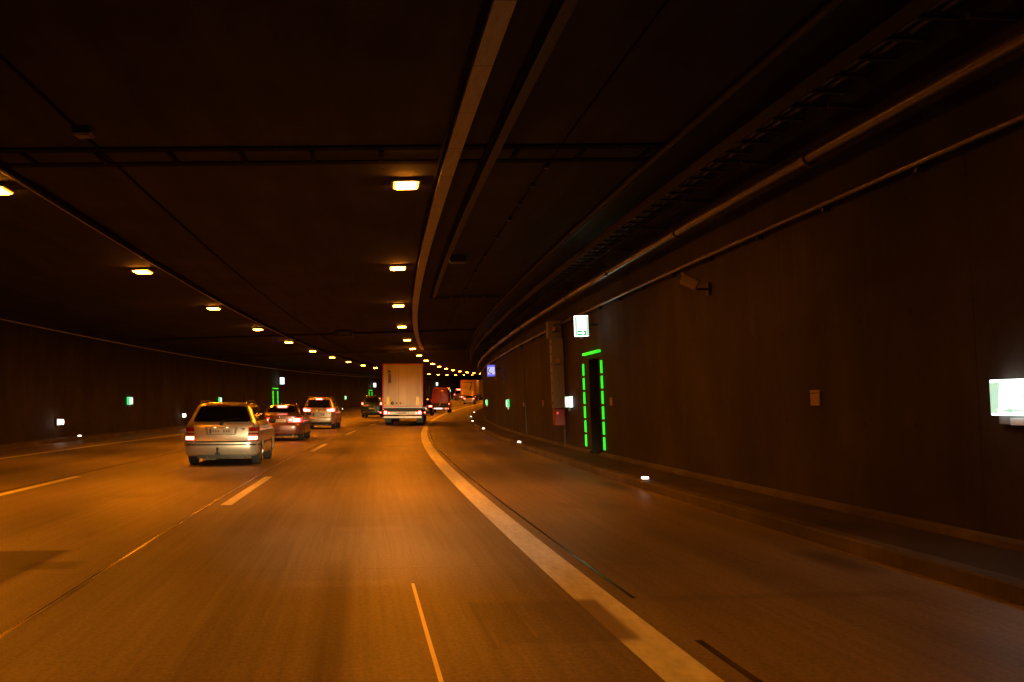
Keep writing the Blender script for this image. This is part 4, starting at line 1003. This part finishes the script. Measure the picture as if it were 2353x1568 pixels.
def minivan(s, n, label, P1, h=1.78, braking=True, rails=True, w=.90, name="minivan", lights='wide', window=(1.20, 1.62), sticker=False, plain_lower=False, lamp_z=(.98, 1.17)):
    k = h / 1.78
    T = [(.26, .80, .12, 4.55), (.32, .87, .03, 4.62), (.45, .895, 0, 4.66), (.62, .90, .01, 4.66), (.66, .90, .06, 4.64), (.78, .90, .07, 4.55), (.90, .895, .075, 4.35), (1.0, .885, .085, 3.9), (1.10, .87, .10, 3.65), (1.18, .85, .13, 3.5), (1.25, .825, .17, 3.38),
         (1.45, .755, .27, 3.0), (1.62, .69, .35, 2.7), (1.69, .65, .38, 2.5), (1.74, .58, .45, 2.35), (1.77, .48, .6, 2.15), (1.78, .3, .8, 2.0)]
    B = Body([(a * k if a > .7 else a, b * w / .90, c, d) for a, b, c, d in T], rr=.24, bow=.05)
    t = thing(name, road_matrix(s, n, 0), label, "car")
    wh = (.95, 3.80); B.mesh("body", P1, t, [(wh[0], w - .01), (wh[1], w - .01)], .36); common(t, B, wh, .335, w - .13, .23, (1.12 * k, 3.15))
    z0, z1 = window[0] * k, window[1] * k
    B.rear_patch("rear_window", M_GLASS, t, z0, z1, (-.745, -.60), (.745, .60), nx=12); B.rear_patch("window_seal", M_BLACK, t, z0 - .015, z1 + .015, (-.765, -.62), (.765, .62), off=.002, nx=12)
    zz = 1.665 * k
    o = MB().box((0, B.rear_y(0, zz) - .01, zz), (.42, .05, .075), bev=.02).build("high_brake_lamp", M_BRAKE if braking else M_REDLENS, t)
    if braking: MB().box((0, B.rear_y(0, zz) - .045, zz), (.34, .025, .06), bev=.012).build("lit_core", M_BRAKEHOT, o)
    for sd in (-1, 1):
        f = lambda a, b: (a, b) if sd > 0 else (-b, -a)
        if lights == 'wide': a, b = f(.44, .885)
        else: a, b = f(.74, .885)
        L = B.rear_patch("taillight", M_BRAKE if braking else M_TAIL, t, lamp_z[0], lamp_z[1], (a, a), (b, b), off=.010, nx=8)
        if lights == 'wide':
            a2, b2 = f(.64, .85); B.rear_patch("lit_lamp", M_BRAKEHOT, L, lamp_z[0] + .015, lamp_z[1] - .03, (a2, a2), (b2, b2), off=.02, nx=5)
            a2, b2 = f(.47, .62); B.rear_patch("lit_lamp", M_BRAKEHOT, L, lamp_z[0] + .02, lamp_z[1] - .07, (a2, a2), (b2, b2), off=.02, nx=5)
        else: a2, b2 = f(.76, .87); B.rear_patch("lit_lamp", M_TAILHOT, L, lamp_z[0] + .03, lamp_z[1] - .03, (a2, a2), (b2, b2), off=.02, nx=4)
    plate(t, 0, .815, B.rear_y(0, .8) - .012)
    B.rear_patch("plate_recess", M_BLACK, t, .745, .885, (-.31, -.33), (.31, .33), off=.003, nx=8)
    ellip(t, "badge", (0, B.rear_y(0, 1.06 * k) - .01, 1.06 * k), (.10, .02, .10), M_BLACK)
    B.rear_patch("lower_bumper", M_BLACK, t, .27, .40, (-.72, -.74), (.72, .74), off=.006, nx=16)
    for sd in (-1, 1): B.rear_patch("reflector", M_REDTAPE, t, .46, .49, (sd * .70 - .09, sd * .70 - .09), (sd * .70 + .09, sd * .70 + .09), off=.012, nx=4)
    MB().tube([(.45, -.01, .27), (.45, .2, .27)], .03, 8).build("exhaust_pipe", M_CHROME, t)
    for sd in (-1, 1):
        if rails: g = MB(); g.tube([(sd * .62, .50, 1.71 * k), (sd * .62, .60, 1.79 * k), (sd * .62, 1.4, 1.81 * k), (sd * .62, 2.2, 1.79 * k), (sd * .61, 2.5, 1.71 * k)], .018, 8); g.build("roof_rail", M_DGALV, t, smooth=True)
        for (ya, yb) in (((.42, .62), (1.25, 1.2)), ((1.33, 1.28), (2.3, 2.15)), ((2.38, 2.22), (3.1, 2.68))): B.side_patch("side_window", M_GLASS, t, sd, 1.22 * k, 1.6 * k, ya, yb)
        for y in (1.35, 2.36): B.side_patch("door_gap", M_BLACK, t, sd, .36, 1.18, (y, y), (y + .01, y + .01), off=.002, ny=1)
        for y in (1.5, 2.55): MB().box((sd * (B.g(1.0)[0] + .02), y, 1.0), (.03, .17, .03), bev=.01).build("door_handle", P1, t)
    B.front_patch("windscreen", M_GLASS, t, 1.25 * k, 1.64 * k, (-.70, -.55), (.70, .55))
    if sticker: MB().box((-.50, B.rear_y(-.5, 1.05) - .012, 1.07), (.46, .01, .17)).build("pale_panel", M_CLEARLENS, t)
    return t, B
minivan(64, -4.2, "golden minivan braking, with roof rails, left of the white lorry", paint("gold_paint", (0.40, 0.34, 0.25)), 1.80, True, True, .91)
minivan(100, -4.0, "dark green van with a dark rear window, just left of the white lorry", paint("dark_green_paint", (0.022, 0.05, 0.03), .3, .25), 1.93, False, False, .93, "passenger_van", 'narrow', (1.24, 1.66), True, lamp_z=(1.12, 1.34))

def hatch(s, n, label, P1, h=1.50, w=.88, lit=M_TAIL, core=M_TAILHOT, lamp_z=(.88, 1.0), bright=False):
    k = h / 1.5
    B = Body([(.24, .78, .10, 4.0), (.30, .85, .02, 4.1), (.45, .87, 0, 4.15), (.62, .875, .02, 4.15), (.68, .875, .06, 4.1), (.82, .87, .07, 3.9), (.92, .86, .08, 3.4), (1.0, .84, .10, 3.0), (1.06, .80, .15, 2.9), (1.25, .71, .30, 2.55), (1.38, .64, .42, 2.3), (1.44, .58, .50, 2.1), (1.48, .48, .66, 1.95), (1.5, .3, .9, 1.8)], rr=.28, bow=.06)
    B.t[:, 0] = np.where(B.t[:, 0] > .6, .6 + (B.t[:, 0] - .6) * (h - .6) / .9, B.t[:, 0]); B.t[:, 1] *= w / .875
    t = thing("hatchback_car", road_matrix(s, n, 0), label, "car")
    wh = (.75, 3.3); B.mesh("body", P1, t, [(wh[0], w - .01), (wh[1], w - .01)], .345); common(t, B, wh, .32, w - .12, .22, (1.02, 2.6))
    zt = lambda z: .6 + (z - .6) * (h - .6) / .9
    B.rear_patch("rear_window", M_GLASS, t, zt(1.06), zt(1.39), (-.64, -.5), (.64, .5), nx=10)
    for sd in (-1, 1):
        f = lambda a, b: (a, b) if sd > 0 else (-b, -a)
        a, b = f(.50, w * .965); L = B.rear_patch("taillight", lit, t, lamp_z[0], lamp_z[1], (a, a), (b, b), off=.01, nx=6)
        a, b = f(.56, w * .93); B.rear_patch("lit_lamp", core, L, lamp_z[0] + .02, lamp_z[1] - .02, (a, a), (b, b), off=.02, nx=4)
        for (ya, yb) in (((.5, .7), (1.4, 1.35)), ((1.5, 1.45), (2.5, 2.1))): B.side_patch("side_window", M_GLASS, t, sd, zt(1.07), zt(1.37), ya, yb)
        B.side_patch("door_gap", M_BLACK, t, sd, .34, zt(1.0), (1.45, 1.45), (1.46, 1.46), off=.002, ny=1)
    plate(t, 0, .76, B.rear_y(0, .76) - .012)
    if bright: B.rear_patch("bright_bumper", paint("bright_silver_paint", (0.75, 0.74, 0.72)), t, .36, .58, (-.6, -.62), (.6, .62), off=.01, nx=12)
    B.front_patch("windscreen", M_GLASS, t, zt(1.06), zt(1.38), (-.66, -.5), (.66, .5))
    return t
hatch(110, -0.02, "dark car with a red tail light half hidden behind the white lorry's right side", paint("black_paint", (0.02, 0.018, 0.018)), 1.6, .89, M_TAIL, M_TAILHOT, (.80, .98))
hatch(182, 0.42, "small silver car in front of the distant lorry", paint("far_silver_paint", (0.45, 0.45, 0.46)), 1.46, .90, M_TAIL, M_TAILHOT, (.84, .98), True)

# --- lorries
def box_van_wheels(t, ys, r, x, wd, rim=M_DGALV):
    for y in ys:
        for sd in (-1, 1): wheel(t, sd * x, y, r, wd, sd, rim)
def lorry(s, n, label, panel, frame_m, picture=False, rungs=True):
    t = thing("lorry", road_matrix(s, n, 0), label, "lorry")
    HW, ZB, ZT = 1.275, 1.13, 3.93
    g = MB(); g.box((0, 6.9, (ZB + ZT) / 2), (2 * HW - .04, 13.5, ZT - ZB - .02)); g.build("trailer_box", M_CURT, t)
    # rear frame and doors
    g = MB()
    for sd in (-1, 1): g.box((sd * (HW - .04), .05, (ZB + ZT) / 2), (.08, .14, ZT - ZB))
    g.box((0, .05, ZT - .04), (2 * HW - .16, .14, .08)); g.box((0, .05, ZB + .05), (2 * HW - .16, .16, .10)); g.build("rear_frame", frame_m, t)
    for i, (x0, x1) in enumerate(((-HW + .08, -.003), (.003, HW - .08))):
        d = MB(); d.box(((x0 + x1) / 2, .055, (ZB + ZT) / 2 + .02), (x1 - x0, .06, ZT - ZB - .18)); dd = d.build("rear_door", panel, t)
        if rungs:
            for q in (.22, .78):
                xx = x0 + (x1 - x0) * q; MB().tube([(xx, .008, ZB + .12), (xx, .008, ZT - .1)], .014, 8).build("lock_rod", M_CLADR if not picture else M_GALV, dd)
    # shallow panel folds of the doors
    if not picture:
        for (a, b, m) in ((-.40, .36, M_PANELW),): MB().box(((a + b) / 2, .019, (ZB + ZT) / 2 + .02), (b - a, .012, ZT - ZB - .20)).build("middle_panel", m, t)
    # red outline tape
    g = MB()
    for sd in (-1, 1): g.box((sd * (HW - .035), -.024, (ZB + ZT) / 2), (.075 if not picture else .12, .006, ZT - ZB - .02))
    g.box((0, -.024, ZT - .05), (2 * HW - .13, .006, .07 if not picture else .12)); g.box((0, -.032, ZB + .10), (2 * HW - .13, .006, .04 if not picture else .08)); g.build("red_outline_tape", M_REDTAPE, t)
    for x in (-.93, .93):
        MB().box((x, .005, ZB + .44), (.15, .012, .54), bev=.003).build("amber_reflector", M_AMBER, t)  # reflectors made to glow, imitating headlamp light they throw back
    if not picture:
        for x, r, m in ((-.66, .10, M_BLACK), (-.38, .065, M_ORANGE), (-.13, .065, M_ORANGE), (-1.1, .05, M_ORANGE)):
            g = MB(); g.lathe([(0.001, -.004), (r, -.004), (r, .004), (.001, .004)], (x, .008, ZB + .30), 'y', 20); o = g.build("round_sticker", m, t)
            if r > .09: MB().box((x - .01, .0, ZB + .30), (.02, .004, .10)).box((x + .01, .0, ZB + .26), (.05, .004, .02)).build("sticker_mark", M_PLATE, o)
            else:
                g = MB(); g.lathe([(0.001, -.002), (r * .5, -.002), (r * .5, .002), (.001, .002)], (x, .001, ZB + .30), 'y', 14); g.build("sticker_mark", M_BLACK, o)
        # vertical maker's lettering with its small black emblem
        LX = -.86
        g = MB(); g.prism([(LX - .13, ZT - .44), (LX - .08, ZT - .40), (LX + .02, ZT - .42), (LX + .09, ZT - .47), (LX + .095, ZT - .60), (LX + .06, ZT - .60), (LX + .05, ZT - .555), (LX - .02, ZT - .555), (LX - .015, ZT - .62), (LX - .045, ZT - .62), (LX - .06, ZT - .53)], 'y', .0, .02)
        g.build("emblem", M_BLACK, t)
        mrot = Matrix.Translation((LX + .045, .016, ZT - .94)) @ Matrix.Rotation(math.radians(90), 4, 'X') @ Matrix.Rotation(math.radians(-90), 4, 'Z')
        MB().box((LX + .03, .018, ZT - .93), (.17, .006, .60)).build("lettering_field", plain("faded_print", (0.16, 0.13, 0.11), .6, var=.4, scale=30), t)
        g = MB(); random.seed(3)
        for k in range(11):
            zz = ZT - .67 - k * .053
            g.box((LX - .015 + random.uniform(-.01, .01), .013, zz), (.05, .004, random.uniform(.02, .04)))
            g.box((LX + .068 + random.uniform(-.01, .01), .013, zz), (.035, .004, random.uniform(.012, .03)))
        g.build("faded_lettering", plain("print_glimmer", (0.32, 0.26, 0.20), .6, var=.4, scale=30), t)
    else:
        g = MB(); g.prism([(.32, 2.05), (.40, 1.98), (.52, 2.02), (.56, 2.2), (.66, 2.45), (.74, 2.9), (.80, 3.3), (.74, 3.55), (.62, 3.62), (.60, 3.5), (.70, 3.3), (.66, 3.0), (.56, 2.7), (.52, 2.9), (.44, 2.75), (.46, 2.5), (.38, 2.3)], 'y', .0, .022)
        g.build("printed_figure", plain("dark_print", (0.06, 0.045, 0.03), .6), t)
        g = MB(); g.box((-.05, .015, 3.48), (1.9, .006, .16))
        for k in range(4): g.box((-.42, .015, 2.75 - k * .16), (.95 - .12 * (k % 2), .006, .05))
        g.build("printed_lines", plain("brown_print", (0.25, 0.15, 0.07), .6), t)
    # chassis, lamp bar, plate, underrun bar
    MB().box((0, 5.5, ZB - .10), (1.1, 10.8, .18)).build("chassis", M_BLACK, t)
    MB().box((0, .22, ZB - .13), (2.3, .3, .22)).build("rear_crossmember", M_BLACK, t)
    lb = MB().box((0, .06, .80), (2.40, .08, .20), bev=.01).build("lamp_bar", M_CLADL, t)
    MB().box((0, .02, .55), (2.40, .10, .13), bev=.01).build("underrun_bar", M_CLADL, t)
    g = MB(); g.box((-.75, .1, .68), (.06, .05, .2)).box((.75, .1, .68), (.06, .05, .2)).build("bar_bracket", M_BLACK, t)
    for sd in (-1, 1):
        o = ellip(t, "taillight", (sd * 1.08, .0, .83), (.26, .07, .26), M_BRAKE); ellip(o, "lit_core", (sd * 1.08, -.025, .83), (.19, .06, .19), M_BRAKEHOT)
        o = ellip(t, "taillight", (sd * .86, .0, .80), (.17, .06, .13), M_BRAKE); ellip(o, "lit_core", (sd * .86, -.02, .80), (.10, .05, .08), M_BRAKEHOT)
        MB().tube([(sd * 1.2, .05, .85), (sd * 1.38, .0, .84)], .015, 6).build("marker_arm", M_BLACK, t)
        o = ellip(t, "marker_light", (sd * 1.39, .0, .84), (.12, .06, .12), M_TAIL); ellip(o, "lit_core", (sd * 1.39, -.02, .84), (.075, .05, .075), M_TAILHOT)
    plate(t, 0, .81, .02, .52, .115)
    for x in (-.36, .36): ellip(t, "plate_light", (x, .01, .81), (.05, .03, .09), M_BLACK)
    MB().box((.62, .015, .80), (.20, .01, .08)).build("reflector_mark", M_PLATE, t)
    box_van_wheels(t, (3.0, 4.3, 5.6), .50, 1.04, .40)
    for sd in (-1, 1):
        MB().box((sd * 1.04, 2.3, .48), (.42, .02, .60)).build("mudflap", M_BLACK, t)
        g = MB(); g.box((sd * 1.2, 8.2, .80), (.03, 3.4, .10)).box((sd * 1.2, 8.2, .55), (.03, 3.4, .10)); g.build("side_guard", M_GALV, t)
        MB().box((sd * 1.262, 7.2, ZB + .04), (.012, 13.0, .05)).build("side_tape", M_ORANGE, t)
        ellip(t, "side_marker", (sd * 1.28, 1.2, ZB - .12), (.03, .10, .05), M_AMBER)
    # tractor unit
    prof = [(13.0, .5), (13.0, 1.05), (14.0, 1.05), (14.0, 3.6), (14.5, 3.75), (15.9, 3.2), (16.3, 2.3), (16.4, .5)]
    g = MB(); g.prism([(y, z) for y, z in prof], 'x', -1.22, 1.22); g.build("cab", M_CABIN, t)
    MB().box((0, 16.38, 2.3), (2.2, .12, .8)).build("windscreen", M_GLASS, t)
    for sd in (-1, 1):
        MB().box((sd * 1.225, 15.6, 2.3), (.02, .9, .7)).build("side_window", M_GLASS, t); MB().box((sd * 1.42, 16.1, 2.3), (.18, .12, .75), bev=.03).build("side_mirror", M_BLACK, t)
    box_van_wheels(t, (12.3, 15.8), .50, 1.03, .36)
    return t
M_CURT = plain("trailer_side_grey", (0.20, 0.18, 0.155), .6, var=.15, scale=2)
M_CLADL = plain("bar_pale_metal", (0.62, 0.60, 0.56), .35, .3, var=.15)
M_CLADR = plain("door_rod_paint", (0.55, 0.52, 0.47), .45, .2)
M_PANEL = plain("white_trailer_paint", (0.78, 0.72, 0.60), .42, .05, coat=.2, var=.06, scale=2.0)
M_PANELW = plain("cream_trailer_paint", (0.86, 0.78, 0.60), .38, .05, coat=.2, var=.06, scale=2.0)
M_FRAME = plain("trailer_frame_metal", (0.55, 0.53, 0.50), .4, .4)
M_CABIN = paint("cab_paint", (0.5, 0.5, 0.5), .1)
M_PANELY = plain("ochre_trailer_paint", (0.60, 0.44, 0.24), .5, var=.12, scale=3)
lorry(72, 0.22, "white box lorry with red outline tape straight ahead in the driver's lane", M_PANEL, M_FRAME)
lorry(207, -2.38, "distant ochre lorry with a red outline and a dark printed figure", M_PANELY, M_FRAME, True, False)

# --- red van
def red_van():
    s, n = 124.0, 0.93
    B = Body([(.30, .90, .10, 5.4), (.42, .97, .02, 5.5), (.60, .985, 0, 5.5), (.85, .99, .03, 5.45), (1.0, .99, .06, 5.2), (1.3, .985, .07, 4.7), (1.6, .97, .08, 4.4), (2.0, .93, .10, 4.0), (2.4, .88, .13, 3.7), (2.62, .83, .17, 3.5), (2.70, .76, .25, 3.3), (2.74, .6, .4, 3.1)], rr=.14, bow=.03)
    P1 = paint("red_van_paint", (0.40, 0.010, 0.006), .1, .3)
    t = thing("red_van", road_matrix(s, n, 0), "tall red van with a white bumper right of the white lorry", "van")
    wh = (1.1, 4.5); B.mesh("body", P1, t, [(wh[0], .98), (wh[1], .98)], .40); common(t, B, wh, .355, .85, .235, (1.5, 4.2))
    B.rear_patch("lower_rear_panel", M_BLACK, t, .56, 1.05, (-.90, -.86), (.90, .86), off=.008, nx=14)
    B.rear_patch("door_gap", M_BLACK, t, 1.06, 2.55, (-.006, -.006), (.006, .006), off=.004, nx=1)
    bp = MB().box((0, -.05, .47), (1.75, .14, .20), bev=.03).build("rear_bumper", M_PLATE, t)
    MB().box((-.15, -.125, .47), (.70, .012, .12)).build("plate_lamp", M_WHITELAMP, bp); MB().box((-.68, -.125, .49), (.2, .012, .10)).build("reverse_lamp", M_WHITELAMP, bp)
    for x, z, d in ((.93, .98, .15), (.60, .45, .17), (.85, .47, .12), (-.93, 1.0, .10)):
        o = ellip(t, "taillight", (x, B.rear_y(x, z) - .05 if z > .6 else -.13, z), (d, .08, d), M_TAIL); ellip(o, "lit_core", (x, (B.rear_y(x, z) - .05 if z > .6 else -.13) - .03, z), (d * .65, .05, d * .65), M_TAILHOT)
    g = MB(); g.prism([(-.16, .78), (-.06, .80), (.05, 1.0), (.16, 1.45), (.20, 1.62), (.10, 1.78), (.02, 1.62), (-.08, 1.25)], 'y', -.03, .02); o = g.build("hanging_pennant", plain("pennant_red", (0.7, 0.12, 0.06), .6), t)
    g = MB(); g.prism([(-.13, .74), (-.08, .76), (.06, 1.15), (.12, 1.55), (.08, 1.55), (-.0, 1.2)], 'y', -.037, -.03); g.prism([(.10, 1.3), (.13, 1.3), (.17, 1.55), (.15, 1.6)], 'y', -.037, -.03); g.build("white_stripe", M_PLATE, o)
    for z in (1.4, 2.1):
        for x in (-.9, .9): MB().box((x, B.rear_y(x, z) - .01, z), (.06, .03, .12), bev=.01).build("hinge", P1, t)
    MB().box((.08, B.rear_y(0, 1.9) - .01, 1.9), (.05, .03, .05), bev=.01).build("door_handle", M_CHROME, t)
    for sd in (-1, 1): B.side_patch("side_window", M_GLASS, t, sd, 1.45, 2.1, (3.1, 3.1), (4.3, 3.8))
    B.front_patch("windscreen", M_GLASS, t, 1.45, 2.2, (-.85, -.8), (.85, .8))
    MB().tube([(-.2, .6, 2.7), (-.2, .55, 3.1)], .012, 5).build("aerial", M_BLACK, t)
red_van()

# --- white delivery van far left lane with a glowing brake bar
def far_van():
    B = Body([(.30, .90, .10, 5.2), (.5, .98, .0, 5.3), (.9, .99, .04, 5.1), (1.3, .97, .07, 4.6), (1.9, .92, .12, 4.0), (2.15, .86, .2, 3.7), (2.25, .7, .35, 3.4)], rr=.15, bow=.03)
    t = thing("white_van", road_matrix(214, -4.75, 0), "pale van with a glowing red brake bar, left of the distant lorry", "van")
    wh = (1.0, 4.2); B.mesh("body", paint("pale_van_paint", (0.42, 0.38, 0.33), .1), t, [(wh[0], .98), (wh[1], .98)], .38); common(t, B, wh, .34, .85, .23, (1.4, 3.9))
    B.rear_patch("rear_window", M_GLASS, t, 1.3, 1.85, (-.8, -.72), (.8, .72), nx=8)
    o = MB().box((-.05, B.rear_y(0, 2.08) - .02, 2.08), (.9, .06, .22), bev=.04).build("high_brake_lamp", M_BRAKE, t); MB().box((-.05, B.rear_y(0, 2.08) - .06, 2.08), (.75, .03, .14), bev=.02).build("lit_core", M_BRAKEHOT, o)
    for sd in (-1, 1): o = ellip(t, "taillight", (sd * .93, .0, 1.15), (.26, .1, .30), M_TAIL); ellip(o, "lit_core", (sd * .93, -.03, 1.15), (.16, .08, .18), M_TAILHOT)
    plate(t, 0.05, .75, .0)
far_van()
# --- coach or lorry cut off by the bend
def far_coach():
    t = thing("coach", road_matrix(236, -2.75, 0), "brown coach with a bright white top band, half hidden by the bend", "coach")
    MB().box((0, 6, 2.0), (2.5, 12, 2.9), bev=.12).build("body", plain("coach_brown", (0.22, 0.13, 0.09), .45), t)
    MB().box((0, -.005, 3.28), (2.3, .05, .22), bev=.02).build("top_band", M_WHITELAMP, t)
    MB().box((0, -.005, 1.75), (2.3, .04, .55), bev=.02).build("rear_window", M_GLASS, t)
    MB().box((0, -.02, .72), (2.4, .08, .2), bev=.02).build("bumper", M_BLACK, t)
    for sd in (-1, 1): ellip(t, "taillight", (sd * 1.1, -.03, .95), (.2, .06, .14), M_TAIL)
    box_van_wheels(t, (2.8, 9.2), .48, 1.05, .3)
far_coach()
